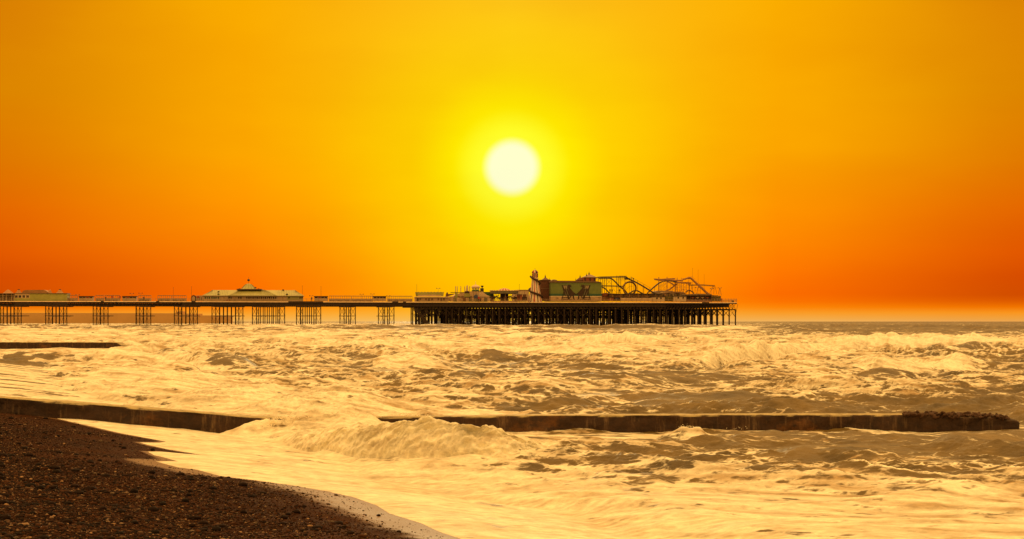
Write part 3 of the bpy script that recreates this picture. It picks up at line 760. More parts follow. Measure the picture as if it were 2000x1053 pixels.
# trestles of the approach
TR = [([-150,-143,-137,-130,-124,-117,-108], {}), ([-70,-63,-57,-50,-43,-36,-28], {}), ([-6,0.5,7,14,21,27.5,35,41.5], {14,21,27.5}), ([89,95.5,102.5,109.5,116,124,130.5], {102.5,116,109.5}), ([182,189,196,203,211], {196}), ([266,273,280,287,294.5], {280,266}),
      ([340.5,348.5,355,363,370.5,377.5,385.5], {355,363,370.5}), ([414,421.5,429,436.5,444,452,460,466.5,474.5], {429,436.5,444,452,460}),
      ([493,501,505.5,509,514,517.5,522,526,531,534,539,542.5,546.5,556], {}), ([579,587,591.5,596,600,604.5,608.5,613,617.5,626.5], {587}),
      ([664,672,676.5,681,685,694], {}), ([739,748,751.5,756.5,760.5,769.5], {})]
for cols, thick in TR:
    tb = MB(); x0, x1 = cols[0], cols[-1]
    zt, zm = G0, 4.95
    ts = {}
    for i, c in enumerate(cols): ts[c] = .3 if i in (0, len(cols)-1) else (.3, 5.0, 9.8, 14.4)[i % 4]
    lo_s = S(x0,.3); hi_s = S(x1,.3)
    for t in (.3, 5.0, 9.8, 14.4):
        tb.box(lo_s, hi_s, t-.09, t+.09, zt-.22, zt-.02); tb.box(lo_s, hi_s, t-.07, t+.07, zm-.10, zm+.10)
    for c in cols[1:-1:2]: tb.box(S(c,.3)-.07, S(c,.3)+.07, .3, 14.4, zm-.22, zm-.11)
    for a, b in ((cols[0], cols[1]), (cols[-2], cols[-1]), (cols[1], cols[2]), (cols[-3], cols[-2])):
        for z0, z1 in ((zt-.3, zm+.1), (zm-.15, .6)):
            for t in (.3, 9.8):
                tb.tube([(S(a,t),t,z0),(S(b,t),t,z1)], .042, 4); tb.tube([(S(a,t),t,z1),(S(b,t),t,z0)], .042, 4)
    tr = tb.build('trestle', IRON2, pier)
    for c in cols:
        p = MB(); t = ts[c]; s = S(c,t); r = .21 if c in thick else .15
        p.lathe(s, t, [(r,-3),(r,2.4),(r*1.35,2.4),(r*1.35,2.6),(r,2.6),(r,4.9),(r*1.4,4.9),(r*1.4,5.1),(r,5.1),(r,8.0),(r*1.5,8.2),(r*1.5,8.3)], 8)
        p.build('pile', IRON, tr)
# the pier head
zb0 = 7.45
m = MB()
for t in (.3, 8, 16, 24, 32, 40, HW-.3):
    lattice(m, s_h if t < 1 else s_h+t*.12, s_e-.4, t, zb0, G1+.02, 1.15, .07)
    m.box(s_h+.3, s_e-.5 if t > 1 else S(1270), t-.04, t+.04, G0, G1)
m.box(s_h+.3, S(1300), .33, .4, G0, G1)
m.build('girder', IRON, pier)
MB().box(s_h, s_e+.1, -.05, .08, DECK-.55, DECK-.26).build('edge_beam', IRON, pier)
npile = 51; step = (S(1437)-S(806))/(npile-1)
rnd = random.Random(5)
for i in range(npile):
    s0 = S(806)+i*step
    b = MB(); rows = (0.4, 8.2, 16.0, 24, 32, 40, 48)
    for j, t in enumerate(rows):
        js = s0+rnd.uniform(-.18,.18)+ (j*.1)
        if j == 0 and i >= 28: continue
        if s0+.0 < s_h+t*.12: continue
        b.lathe(js, t, [(.23,-3),(.23,5.6),(.30,5.6),(.30,5.8),(.23,5.8),(.23,zb0),(.34,zb0)], 8)
        if i < npile-1:
            for (z0, z1) in ((zb0, 4.6), (4.6, .5)) if (j < 3 and i < 40 and i > 4) else ((zb0, 4.9),):
                b.tube([(js,t,z0),(js+step,t,z1)], .06, 4); b.tube([(js,t,z1),(js+step,t,z0)], .06, 4)
        if i and j == 0: b.tube([(js,t,4.7),(js-step,t,zb0)], .075, 4)
    for t0, t1 in zip(rows[:-1], rows[1:]):
        if s0 < s_h+t1*.12: continue
        b.tube([(s0,t0,zb0),(s0,t1,4.6)], .06, 4); b.tube([(s0,t0,4.6),(s0,t1,zb0)], .06, 4)
        b.box(s0-.12, s0+.12, t0, t1, zb0-.3, zb0-.02)
    if 4 < i < 34:   # extra raking timbers that crowd the middle of the head
        b.tube([(s0,12,zb0),(s0+step*.6,12,-1)], .26, 6); b.tube([(s0+step,20,zb0),(s0+step*.4,20,-1)], .24, 6)
        b.lathe(s0+step*.5, 4.2, [(.20,-3),(.20,zb0)], 6)
        if i % 3 != 1: b.lathe(s0+step*(.3+.4*rnd.random()), 28, [(.3,-3),(.3,zb0)], 6)
        b.box(s0, s0+step, 12, 12.2, 4.4, 4.9); b.box(s0, s0+step, 24, 24.2, 4.2, 5.2)
    if i == npile-1:
        b.tube([(s0,.4,5.2),(s0+.9,.4,DECK-.6)], .06, 4); b.tube([(s0,.4,4.4),(s0-step*.7,.4,zb0)], .07, 4)
    bo = b.build('pile_bent', IRON, pier)
    if i >= 28:
        p = MB(); p.lathe(s0, .4, [(.25,-3),(.25,5.6),(.32,5.6),(.32,5.8),(.25,5.8),(.25,zb0),(.36,zb0)], 10); p.build('pile', IRON, bo)
m = MB()
m.pp([(809,602),(814,602),(841,634),(832,636)], .2, 1.2); m.pp([(823,619),(826,621),(837,608),(834,606)], .3, .8)
m.pt([(803,600),(803,634)], .2); m.pt([(812,617),(818,634)], .12)
m.build('landing_ramp', IRON, pier)
# railings
def railing(x0, x1, t, h=1.12, pitch=1.45, extra=None):
    m = MB(); a, b = S(x0,t), S(x1,t); n = int((b-a)/pitch)
    m.box(a, b, t-.035, t+.035, DECK+h-.06, DECK+h); m.box(a, b, t-.02, t+.02, DECK+h*.55, DECK+h*.55+.04); m.box(a, b, t-.02, t+.02, DECK+.15, DECK+.19)
    for i in range(n+1):
        s = a+(b-a)*i/n; m.box(s-.05, s+.05, t-.05, t+.05, DECK, DECK+h+.1)
    for i in range(n*5):
        s = a+(b-a)*i/(n*5); m.box(s-.012, s+.012, t-.012, t+.012, DECK+.15, DECK+h)
    return m
for x0, x1 in ((-160,28),(131,397),(397,640),(640,805)): railing(x0, x1, .15).build('railing', RAIL, pier)
for x0, x1 in ((805,1034),(1034,1212),(1212,1390)): railing(x0, x1, .15).build('railing', RAIL, pier)
railing(1390, 1439, .15, 1.35, 1.0).build('railing', RAIL, pier)
m = MB(); m.box(s_e-.05, s_e+.02, .2, HW, DECK+1.05, DECK+1.12)
for i in range(34): m.box(s_e-.05, s_e+.03, .2+i*1.5, .3+i*1.5, DECK, DECK+1.2)
m.build('railing', RAIL, pier)

# ---- things on the approach
o = thing('shed', 'long olive shed with four paired windows at its left end', 'shed', 80, 1.5)
MB().pb(58,131,587.9,573.6,1.5,8).build('wall', OLIVE, o)
MB().pb(28.5,57.9,587.9,582.3,1.5,8).build('wall', OLIVE, o)
MB().pb(28.5,57.9,582.25,573.6,1.52,8).build('wall', CREAM, o, label='cream upper wall with windows')
MB().pb(27,131.5,573.55,572.4,1.2,8.3).build('roof', ROOFB, o)
for x in (29.5,32,36.5,39,44,46.5,51.5,54):
    MB().pb(x,x+2,581.3,576.9,1.46,1.54).build('window', GLASS, o)
o = thing('arcade_hall', 'cream hall with slim columns at the far left edge of the pier', 'hall', 0, 2)
MB().pb(-60,28,573.7,572.8,1.2,13).build('roof', ROOFB, o)
MB().pb(-60,27,587.5,574,6,13).build('wall', TAN, o)
MB().pb(-60,27,578,577.2,2,2.2).build('balcony_rail', CREAM, o)
for x in (-40,-28,-16,-6,5,12,22,26.5): MB().pb(x,x+1.2,587.9,573.7,2,2.25).build('column', CREAM, o)
for x0,x1,g in ((4,28,'leftmost'),(29,44,'second from the left, with a dark finial'),(92,103,'small one right of the long roof'),(108,126,'rightmost, with a dark finial')):
    xm = (x0+x1)/2; o = thing('tented_roof_kiosk', 'tented roof kiosk behind the olive shed, '+g, 'kiosk', xm, 11, group='tented kiosks behind the olive shed')
    w = (S(x1,11)-S(x0,11))/2; s = S(xm,11); zt = Zp(565.5,xm,11); z0 = Zp(573.5,xm,11)
    MB().lathe(s,11,[(w,z0-.2),(w,z0),(w*.62,z0+.35*(zt-z0)),(w*.35,z0+.75*(zt-z0)),(w*.12,zt-.1),(.05,zt)],8).build('roof', ORNG, o)
    MB().lathe(s,11,[(w*.85,DECK),(w*.85,z0-.2)],8).build('wall', TAN, o)
    if x0 in (29,108): MB().pb(xm-2,xm+2,566.5,565,10.8,11.2).build('finial', IRON2, o)
o = thing('long_roof_hall', 'low hall with long pale curved roof ridge behind the olive shed', 'hall', 68, 11)
MB().pp([(42,573),(45,568),(50,566.4),(86,566.2),(90,568),(95,571.5),(96,573)],10,17).build('roof', ORNG, o)
MB().pb(43,95,588,573.1,10.3,16.8).build('wall', TAN, o)
for i,(x0,x1,lab) in enumerate([(132,151,'short windbreak just right of the olive shed'),(187,203,'short windbreak left of the first lifebuoy'),(205,234,'windbreak behind the two red lifebuoys'),(270.5,295,'windbreak right of the second cream kiosk'),(308,335,'windbreak with square panes, left of the tall mast'),(336,364,'windbreak left of the arched booth'),(643,686,'long windbreak right of the domed pavilion'),(687,728,'long windbreak with two lamp posts before the third kiosk'),(757,805,'windbreak running up to the pier head')]):
    o = thing('windbreak', lab+', slim posts', 'windbreak', (x0+x1)/2, 3, group='windbreak screens along the pier deck')
    m = MB(); a, b = S(x0,3), S(x1,3); n = max(3, round((x1-x0)/4.1))
    m.box(a, b, 2.95, 3.07, DECK+1.95, DECK+2.1); m.box(a, b, 2.96, 3.05, DECK+1.0, DECK+1.06)
    for j in range(n+1): s = a+(b-a)*j/n; m.box(s-.06, s+.06, 2.93, 3.09, DECK, DECK+2.0)
    m.build('frame', RAIL, o)
    MB().box(a+.05, b-.05, 2.99, 3.02, DECK+.1, DECK+1.0).build('screen', TAN, o)
    MB().box(a-.1, b+.1, 2.8, 3.2, DECK+2.1, DECK+2.17).build('top_board', CREAM, o)
    m = MB()
    for j in range(max(1, n//3)): s = a+(b-a)*(j+.4)/max(1,n//3); m.box(s-.7,s+.7,2.2,2.6,DECK+.42,DECK+.5); m.box(s-.6,s-.5,2.25,2.55,DECK,DECK+.42); m.box(s+.5,s+.6,2.25,2.55,DECK,DECK+.42)
    m.build('bench', DKBR, o)
for x0,x1,lab in ((154,181,'first cream kiosk right of the olive shed'),(239,266,'second cream kiosk, between a lifebuoy and a windbreak'),(614,640,'cream kiosk just right of the domed pavilion'),(729.5,754,'cream kiosk between the long windbreaks before the pier head')):
    o = thing('kiosk', lab+', flat dark roof', 'kiosk', (x0+x1)/2, 2.5, group='flat roofed kiosks on the approach')
    MB().pb(x0,x1,587.9,579.6,2.5,5.5).build('wall', CREAM, o)
    MB().pb(x0-.8,x1+.8,579.55,578.3,2.1,5.9).build('roof', DKBR, o)
    w = (x1-x0)/4
    for j in range(4): MB().pb(x0+w*j+.7,x0+w*(j+1)-.7,582.4,580.2,2.46,2.52).build('shutter', DKBR if (j+x0) % 3 else RED, o)
    MB().pb(x0+w*1.2,x0+w*1.2+.5,587.8,579.7,2.44,2.49).build('post', RAIL, o)
o = thing('arched_booth', 'narrow dark booth with rounded arched front left of the domed pavilion', 'booth', 378, 1.8)
MB().pp([(373.5,588),(373.5,580),(375,577.5),(378,576.3),(381,577.5),(383,580),(383,588)],1.8,4).build('wall', DKBR, o)
MB().pp([(375.3,588),(375.3,581),(376.5,579),(378,578.3),(379.6,579),(380.8,581),(380.8,588)],1.75,1.79).build('door', TAN, o)
o = thing('ticket_kiosk', 'cream kiosk with red panel between the arched booth and the domed pavilion', 'kiosk', 390, 2)
MB().pb(383.5,396.5,587.9,578.2,2,5).build('wall', CREAM, o); MB().pb(383,397,578.15,577.2,1.8,5.2).build('roof', TAN, o)
MB().pb(384.5,389,582,578.8,1.96,2.01).build('panel', RED, o)
for x in (386,389.5,393): MB().pb(x,x+1.3,586.5,580.6,1.94,1.99).build('window', GLASS, o)

# domed pavilion
o = thing('domed_pavilion', 'long pavilion with seamed green hipped roof and a small dome topped by a ball', 'pavilion', 492, 2)
pt0 = 2.0; pt1 = 15.5
a, b = S(397,pt0), S(592,pt0); zE = Zp(577.8,492,pt0)
MB().box(a, b, pt0, pt1, DECK, zE).build('wall', CREAM, o)
MB().pb(560,592,586,579,1.97,2.01).build('wall_panel', OLIVE, o)
zR = Zp(566.6,492,8)
MB().hip(a, b, pt0, pt1, zE, zR, S(413,8)-S(397,8), .4).build('roof', ROOFG, o)
ca, cb = S(446,1), S(541,1)
MB().hip(ca, cb, .9, pt1+1, zE+.02, Zp(565.9,492,6), 4.6, .2, 5.0).build('central_roof', ROOFG, o)
m = MB()
def seam(m, p, q): m.tube([p,q], .035, 4)
rs_ = S(413,8)-S(397,8)
for i in range(60):
    s = a+(b-a)*i/59.0
    u0 = (s, pt0-.42, zE+.04); fr = (s-a)/(b-a); u1 = (min(max(s, a+rs_), b-rs_), (pt0+pt1)/2, zR+.04)
    if ca-.2 < s < cb+.2: continue
    seam(m, u0, u1)
zc2 = Zp(565.9,492,6)
for i in range(30):
    s = ca+(cb-ca)*i/29.0; seam(m, (s, .66, zE+.07), (ca+4.6+(cb-ca-9.2)*i/29.0, 5.85, zc2+.05))
m.build('roof_seam', SEAM, o)
MB().box(a-.3, b+.3, pt0-.5, pt0-.38, zE-.16, zE+.02).build('gutter', ROOFB, o)
sd_ = S(485.5,8); zd = Zp(566,485,8); zt = Zp(554,485,8); w = (S(502,8)-S(469,8))/2
MB().box(S(463,8), S(512,8), 4, 12, zd-.05, zd+.22).build('dome_eaves', ROOFB, o)
MB().lathe(sd_, 8, [(w*1.05,zd+.2),(w*.86,zd+.35),(w*.66,zd+.95),(w*.46,zd+1.6),(w*.30,zt-.25),(w*.14,zt-.05),(.05,zt)], 12).build('dome', ROOFG, o)
m = MB()
for j in range(12):
    an = 6.28318*j/12; m.tube([(sd_+w*k*math.cos(an), 8+w*k*math.sin(an), z+.03) for k, z in ((.87,zd+.36),(.67,zd+.96),(.47,zd+1.6),(.31,zt-.24))], .04, 4)
m.build('dome_rib', SEAM, o)
m = MB(); m.tube([(sd_,8,zt-.1),(sd_,8,Zp(541,485,8))], .04, 5); m.ball(sd_, 8, Zp(547.2,485,8), .48, .85); m.build('ball_finial', IRON2, o, True)
wins = [401,405,409,414,418,422,426.5,447.5,451.5,466.5,470.5,482.3]+[482.3+4.0*i for i in range(1,15)]+[564.5,586,590]
for i, x in enumerate(wins):
    f = MB().pb(x-1.35,x+1.35,584.2,579.8,1.95,2.03).build('window', GLASS if x > 430 else GREEND, o)
for x in (437.5, 458, 545, 552): MB().pb(x-1.6,x+1.6,587.9,580.3,1.95,2.03).build('door', TAN, o)
for x in (442,447): MB().pb(x,x+3,587.3,585.6,1.9,1.95).build('sign', RED, o)
for x in (427, 498.5, 560.5):
    MB().lathe(S(x,2.8), 2.8, [(.42,Zp(575.8,x,2.8)),(.42,Zp(575,x,2.8)),(.2,Zp(573.9,x,2.8)),(.04,Zp(573,x,2.8))], 8).build('roof_vent', IRON2, o)
for x, y, t in ((426.8,569.5,5),(553,566,8),(499,561.5,7),(468,564,5),(505,564.2,5)):
    MB().box(S(x,t)-.3, S(x,t)+.3, t-.3, t+.3, Zp(y+1.5,x,t), Zp(y-.6,x,t)).build('chimney_cowl', IRON2, o)
m = MB()
for i in range(26): s = a+(b-a)*i/25; m.box(s-.04,s+.04,1.2,1.28,DECK,DECK+1.7)
m.build('veranda_post', RAIL, o)

def lamp(px, ytop, lab, t=1.0, r=.05, head=True, arms=0):
    o = thing('lamp_post' if head else 'flagpole', lab, 'lamp post' if head else 'flagpole', px, t)
    s = S(px,t); z = Zp(ytop,px,t)
    MB().tube([(s,t,DECK),(s,t,DECK+1.0),(s,t,z)], r*1.5, 6, r*.8).build('post', RAIL if head else IRON2, o)
    if head:
        MB().tube([(s-.55,t,z),(s+.55,t,z)], .045, 5).build('arm', RAIL, o)
        for k in (-.55,.55): MB().lathe(s+k,t,[(.05,z-.08),(.2,z-.02),(.14,z+.14),(.03,z+.22)],8).build('lantern', DKBR, o)
    else: MB().ball(s,t,z,.09).build('finial', IRON2, o)
for x, y, l in ((338.5,561.5,'slim flagpole between two windbreaks left of the arched booth'),(374,560,'slim flagpole beside the arched booth'),(590.5,558.5,'slim flagpole at the right end of the domed pavilion'),(627,560,'slim flagpole over the cream kiosk right of the domed pavilion'),(814,556,'slim flagpole at the left end of the frilled canopy'),(1014.3,555.5,'slim flagpole above the white hall beside the carousel')):
    lamp(x, y, l, 3, .045, False)
for x, y, l in ((274.5,573,'short lamp post right of the second cream kiosk'),(257.5,573.5,'short lamp post behind the second cream kiosk'),(706.5,575,'lamp post with faint head halfway along the long windbreak'),(727.5,574.5,'lamp post with dark head just left of the third cream kiosk'),(856,563.5,'small dark lamp above the frilled canopy'),(758.5,578,'short lamp post left of the pier head windbreak'),(151.5,576.2,'short lamp post just right of the olive shed windbreak'),(608,578,'short lamp post between the pavilion and its right kiosk')):
    lamp(x, y, l, 4, .04, True)
for x, l in ((219,'red lifebuoy, left one of the two by the windbreak'),(234,'red lifebuoy on a post, right one of the two, before the second kiosk')):
    o = thing('lifebuoy', l, 'lifebuoy', x, 1.0, group='lifebuoys on the railing')
    s = S(x,1); z = Zp(580.4,x,1); m = MB(); ring = [(s+.30*math.cos(a_),1,z+.30*math.sin(a_)) for a_ in [6.28318*i/14 for i in range(15)]]; m.tube(ring, .13, 6); m.build('ring', RED, o)
    MB().box(s-.05,s+.05,1.15,1.22,DECK,z+.5).build('post', RAIL, o)
def person(px, t, h, shirt, lab, lean=0.0, face=1):
    """standing figure: one continuous skinned body with clothes as children"""
    o = bpy.data.meshes.new('person'); s, z = S(px,t), DECK
    k = h/1.75
    J = [(0,0,.95),(0,0,1.18),(0,0,1.42),(0,0,1.52),(0,.0,1.66), (.10,0,.90),(.12,.03,.50),(.13,0,.06),(.14,-.12,.03), (-.10,0,.90),(-.11,-.06,.50),(-.14,.06,.06),(-.15,-.06,.03),
         (.19,0,1.40),(.24,-.03,1.14),(.25,-.16,.92),(-.19,0,1.40),(-.25,.02,1.14),(-.24,-.12,.90)]
    E = [(0,1),(1,2),(2,3),(3,4),(0,5),(5,6),(6,7),(7,8),(0,9),(9,10),(10,11),(11,12),(2,13),(13,14),(14,15),(2,16),(16,17),(17,18)]
    Rr = [.15,.14,.15,.06,.105,.09,.065,.045,.04,.09,.065,.045,.04,.06,.045,.035,.06,.045,.035]
    o.from_pydata([((a*face)*k, b*k+lean*c*.1, c*k) for a,b,c in J], E, [])
    ob = bpy.data.objects.new('person', o); COL.objects.link(ob)
    ob.location = (s*CA-t*SA, OY+s*SA+t*CA, z); ob.rotation_euler = (0,0,TH)
    md = ob.modifiers.new('skin', 'SKIN'); 
    for i, v in enumerate(o.skin_vertices[0].data): v.radius = (Rr[i]*k, Rr[i]*k); v.use_root = (i == 0)
    ob.modifiers.new('sub', 'SUBSURF').levels = 1
    o.materials.append(shirt); setp(ob, lab, 'person', 'people on the pier')
    return ob

# ---- things on the pier head
o = thing('frilled_canopy_bar', 'bar with flared scalloped green canopy sign, first building on the pier head', 'bar', 839, 3)
MB().pb(812,877,589,581.2,3,9).build('wall', TAN, o); MB().pb(811.5,877.5,581.1,579.7,2.4,9.4).build('roof', CREAM2, o)
pts = [(812.5,578.6),(866,578.6)]+[(867-i*3.1, 570.2+(.9 if i % 2 else -.3)) for i in range(18)]+[(811,570.4)]
MB().pp(pts,3.2,3.7).build('canopy', OLIVE, o)
MB().pp([(817,579),(861,579),(862,576.6),(840,575.6),(816,576.6)],2.9,3.15).build('sign_board', CREAM, o)
for i, x in enumerate((816,821,826,832,838,844,849,856,862,867,872)):
    MB().pb(x-1.6,x+1.6,586.5 if i % 2 else 588,582.6,2.93,3.02).build('window' if i % 2 else 'door', (GLASS,DKBR,TAN,BROWN)[i % 4], o)
o = thing('cannon_ride', 'dark slanted cannon shaped ride beside the frilled canopy', 'ride', 880, 5)
MB().pp([(871.5,579),(871.5,574.5),(872.6,574.5),(872.6,572),(873.8,571),(875,572),(875,574.5),(889,573.6),(886,575.4),(875.5,578.6),(875.5,579)],5,7).build('body', BROWN, o)
MB().pb(870,887,588,579.2,5,8).build('base', TAN, o)
o = thing('mast_ride', 'ride of five pale upright masts joined by a dark crossbar', 'ride', 903, 8)
for x in (889.6,893,900,907.6,917.3): MB().pt([(x,589),(x,559.2)], .14, 8).build('mast', CREAM, o)
MB().pb(880,917,572,570.8,7.8,8.2).build('crossbar', IRON2, o)
MB().pb(889,893.5,588,572.3,7.7,8.3).build('ladder', OLIVE, o)
o = thing('obelisk_sign', 'pale tapering obelisk standing on a dark and olive block amid the masts', 'tower', 912.6, 6)
MB().pp([(910,568.6),(915,568.6),(913.8,557.4),(911.6,557.4)],6,6.8).build('spire', CREAM2, o)
MB().pb(909,916.2,573,568.7,5.8,7.2).build('cabin', DKBR, o); MB().pb(907.6,918.2,580,573.1,5.6,7.6).build('block', OLIVE, o); MB().pb(908,918,588,580.1,5.8,7.4).build('base', MURALG, o)
o = thing('circus_tent', 'wide pale tent roof behind the masts and the domed gazebo', 'tent', 925, 12)
MB().pp([(886,579),(892,574),(905,571.5),(928,568),(938,569),(946,573),(957,579)],11,19).build('canopy', CREAM, o)
MB().pb(888,955,589,579.1,11.3,18.6).build('wall', TAN, o)
o = thing('domed_gazebo', 'white onion domed gazebo with slender columns and a tall finial', 'gazebo', 929, 4)
s = S(929,4); z0, z1 = Zp(563,929,4), Zp(556,929,4); w = (S(937.3,4)-S(920.7,4))/2
MB().lathe(s,4,[(w*.82,z0-.15),(w,z0+.25),(w*1.0,z0+.5),(w*.8,z0+.85),(w*.42,z1-.2),(w*.12,z1),(.08,z1+.2),(.05,Zp(549,929,4))],14).build('dome', CREAM2, o, True)
for a_ in range(6):
    an = 6.28318*(a_+.3)/6; MB().tube([(s+w*.75*math.cos(an),4+w*.75*math.sin(an),DECK),(s+w*.75*math.cos(an),4+w*.75*math.sin(an),z0-.1)], .13, 6).build('column', CREAM, o)
MB().lathe(s,4,[(w*.95,Zp(569,929,4)),(w*.95,Zp(567.6,929,4)),(w*.7,Zp(566,929,4)),(w*.7,Zp(565.6,929,4))],8).build('arch_ring', GREENR, o)
o = thing('blue_stall', 'small blue round topped stall under the domed gazebo', 'stall', 929.5, 2.2)
MB().pp([(926.5,582.5),(926.5,577.5),(928,575.6),(931,575.2),(933,577),(933.3,582.5)],2.2,3.4).build('body', BLUE, o); MB().pb(927,933,588,582.6,2.3,3.3).build('base', MURALG, o)
o = thing('red_booth', 'bright red booth touching the blue stall', 'booth', 935, 2.2)
MB().pb(933.4,937,584,579.8,2.2,3).build('body', RED, o); MB().pb(933.8,936.6,588,584.1,2.3,2.9).build('base', DKBR, o)
o = thing('goblet_tower', 'dark tower topped with a goblet shaped bowl right of the domed gazebo', 'tower', 942, 6)
s = S(941.8,6); MB().pb(938.6,944.8,570,563,5.6,6.6).build('body', NAVY, o); MB().pb(939,944.5,588,570.1,5.7,6.5).build('base', TAN, o)
MB().lathe(s,6,[(.12,Zp(563,942,6)),(.12,Zp(561.8,942,6)),(.42,Zp(560.5,942,6)),(.5,Zp(558.4,942,6)),(.46,Zp(558,942,6))],12).build('bowl', IRON2, o)
o = thing('striped_stalls', 'row of low market stalls behind the railing below the tent', 'stalls', 905, 3)
for i, x in enumerate(range(880, 956, 6)):
    MB().pb(x,x+5.6,589,583-(i % 3)*.8,3+(i % 2)*.2,4.6).build('stall_front', (TAN,MURALG,CREAM,TAN,BROWN)[i % 5], o)
o = thing('green_marquee', 'dark green sloping roof between the goblet tower and the carousel', 'marquee', 954, 10)
MB().pp([(944,579),(944,570.4),(962,570.2),(966,579)],10,15).build('roof', GREENR, o); MB().pb(945,965,589,579.1,10.3,14.6).build('wall', TAN, o)
o = thing('small_tent', 'pale cream pointed tent in front of the green marquee', 'tent', 947, 5)
MB().pp([(936,579.5),(939,572),(941,569),(945,572),(951,576.5),(956,578.4),(957,579.5)],5,8).build('canopy', CREAM2, o); MB().pb(937,956,588,579.6,5.2,7.8).build('wall', CREAM, o)
# carousel
o = thing('carousel', 'carousel with red striped domed top over a scalloped dark fascia', 'carousel', 985, 8)
s = S(985,8); w = (S(1012,8)-S(958,8))/2; zf0, zf1 = Zp(574,985,8), Zp(568.4,985,8)
m = MB()
m.lathe(s,8,[(w,zf0),(w*1.01,zf0+.1),(w*1.01,zf1),(w*.96,zf1+.02)],28); m.build('fascia', MURALG, o)
m = MB()
for j in range(28): an = 6.28318*j/28; m.ball(s+w*1.01*math.cos(an), 8+w*1.01*math.sin(an), zf1+.05, .28, .9, 6)
m.build('scallop', TAN, o)
wd = w*.45; zt = Zp(562.8,985,8)
for col, off in ((RED,0),(CREAM2,1)):
    m = MB()
    for j in range(off, 24, 2):
        a0, a1 = 6.28318*j/24, 6.28318*(j+1)/24
        pr = [(w*.97,zf1),(wd,zf1+.15),(wd*.85,zf1+.5),(wd*.5,zt-.2),(.05,zt)]
        vs = []
        for r_, z_ in pr: vs += [(s+r_*math.cos(a0),8+r_*math.sin(a0),z_),(s+r_*math.cos(a1),8+r_*math.sin(a1),z_)]
        m.add(vs, [(2*i,2*i+1,2*i+3,2*i+2) for i in range(4)])
    m.build('canopy_stripe', col, o)
MB().lathe(s,8,[(w*.95,DECK),(w*.95,DECK+.5),(w*.9,DECK+.5)],24).build('platform', TAN, o)
MB().lathe(s,8,[(w*.3,DECK+.4),(w*.3,zf0)],12).build('centre_drum', DKBR, o)
for j in range(14):
    an = 6.28318*(j+.4)/14; q = (s+w*.8*math.cos(an), 8+w*.8*math.sin(an))
    pl = MB().tube([(q[0],q[1],DECK+.5),(q[0],q[1],zf0)], .06, 5).build('pole', CREAM2, o)
    z = DECK+1.3+.3*(j % 3); m = MB()
    # gallopers: body, neck, head, legs in one skin of tubes
    m.tube([(q[0]-.55,q[1],z),(q[0]-.2,q[1],z+.08),(q[0]+.3,q[1],z+.05),(q[0]+.5,q[1],z+.05)], .24, 8, .20); m.tube([(q[0]+.4,q[1],z+.1),(q[0]+.65,q[1],z+.55),(q[0]+.7,q[1],z+.62)], .15, 6, .1)
    m.tube([(q[0]+.62,q[1],z+.6),(q[0]+.95,q[1],z+.42)], .11, 6, .06)
    for dx_ in (-.45,.4): 
        for dt in (-.1,.1): m.tube([(q[0]+dx_,q[1]+dt,z-.1),(q[0]+dx_+.15,q[1]+dt,z-.45),(q[0]+dx_-.02,q[1]+dt,z-.72)], .07, 5, .04)
    m.build('horse', (DKBR,BROWN,MURALG)[j % 3], o)
o = thing('white_hall', 'plain pale hall between the carousel and the helter skelter', 'hall', 1020, 14)
MB().pb(1006,1033,589,567,14,22).build('wall', CREAM2, o); MB().pp([(1005.5,567),(1011,566),(1031,566),(1034,567)],13.8,22.2).build('roof', TAN, o)
o = thing('red_booth', 'dull red booth standing before the pale hall beside the carousel', 'booth', 1015.5, 4)
MB().pb(1011,1020,586.5,575.6,4,6).build('body', BROWNR, o); MB().pb(1010.5,1020.5,575.5,574.8,3.8,6.2).build('roof', DKBR, o); MB().pb(1012.5,1015,583,577.4,3.95,4.02).build('window', GLASS, o)
o = thing('dark_stall', 'small dark stall left of the helter skelter foot', 'stall', 1025, 4)
MB().pb(1021,1029.5,586.5,579.6,4,6).build('body', DKBR, o); MB().pb(1022.5,1028,579.5,575,4.3,5.6).build('sign_board', BROWN, o); MB().pt([(1025,575),(1025,569.5)], .06, 5).build('pole', IRON2, o)
# helter skelter
o = thing('helter_skelter', 'red and white striped helter skelter tower with a brown slide spiralling round it', 'helter skelter', 1045, 6)
s = S(1045,6); zb_ = DECK; zt_ = Zp(544.7,1045,6)
rb, rt = (S(1059,6)-S(1030.5,6))/2, (S(1051.5,6)-S(1039,6))/2
def rad(z):
    u = (z-zb_)/(zt_-zb_); return rt+(rb-rt)*(1-u)**1.35
NS = 18
tone = [WHITE,RED,WHITE,WHITE,NAVY,WHITE]
for q in range(3):
    m = MB(); mm = (WHITE,RED,NAVY)[q]
    for j in range(NS*2):
        jj = (j+1) % 6
        tn = 1 if jj == 2 else (2 if jj == 5 else 0)
        if tn != q: continue
        a0, a1 = 6.28318*j/(NS*2), 6.28318*(j+1)/(NS*2); vs = []
        for i in range(9):
            z = zb_+(zt_-zb_)*i/8; r_ = rad(z); vs += [(s+r_*math.cos(a0),6+r_*math.sin(a0),z),(s+r_*math.cos(a1),6+r_*math.sin(a1),z)]
        m.add(vs, [(2*i,2*i+1,2*i+3,2*i+2) for i in range(8)])
    m.build('tower_stripe', mm, o)
MB().lathe(s,6,[(rt*1.25,zt_-.05),(rt*1.25,zt_+.12),(rt*1.2,zt_+.12)],16).build('gallery', CREAM2, o)
z2 = Zp(533.8,1045,6); z3 = Zp(526.8,1045,6)
MB().lathe(s,6,[(rt*.82,zt_+.1),(rt*.82,z2)],12).build('cabin', CREAM2, o)
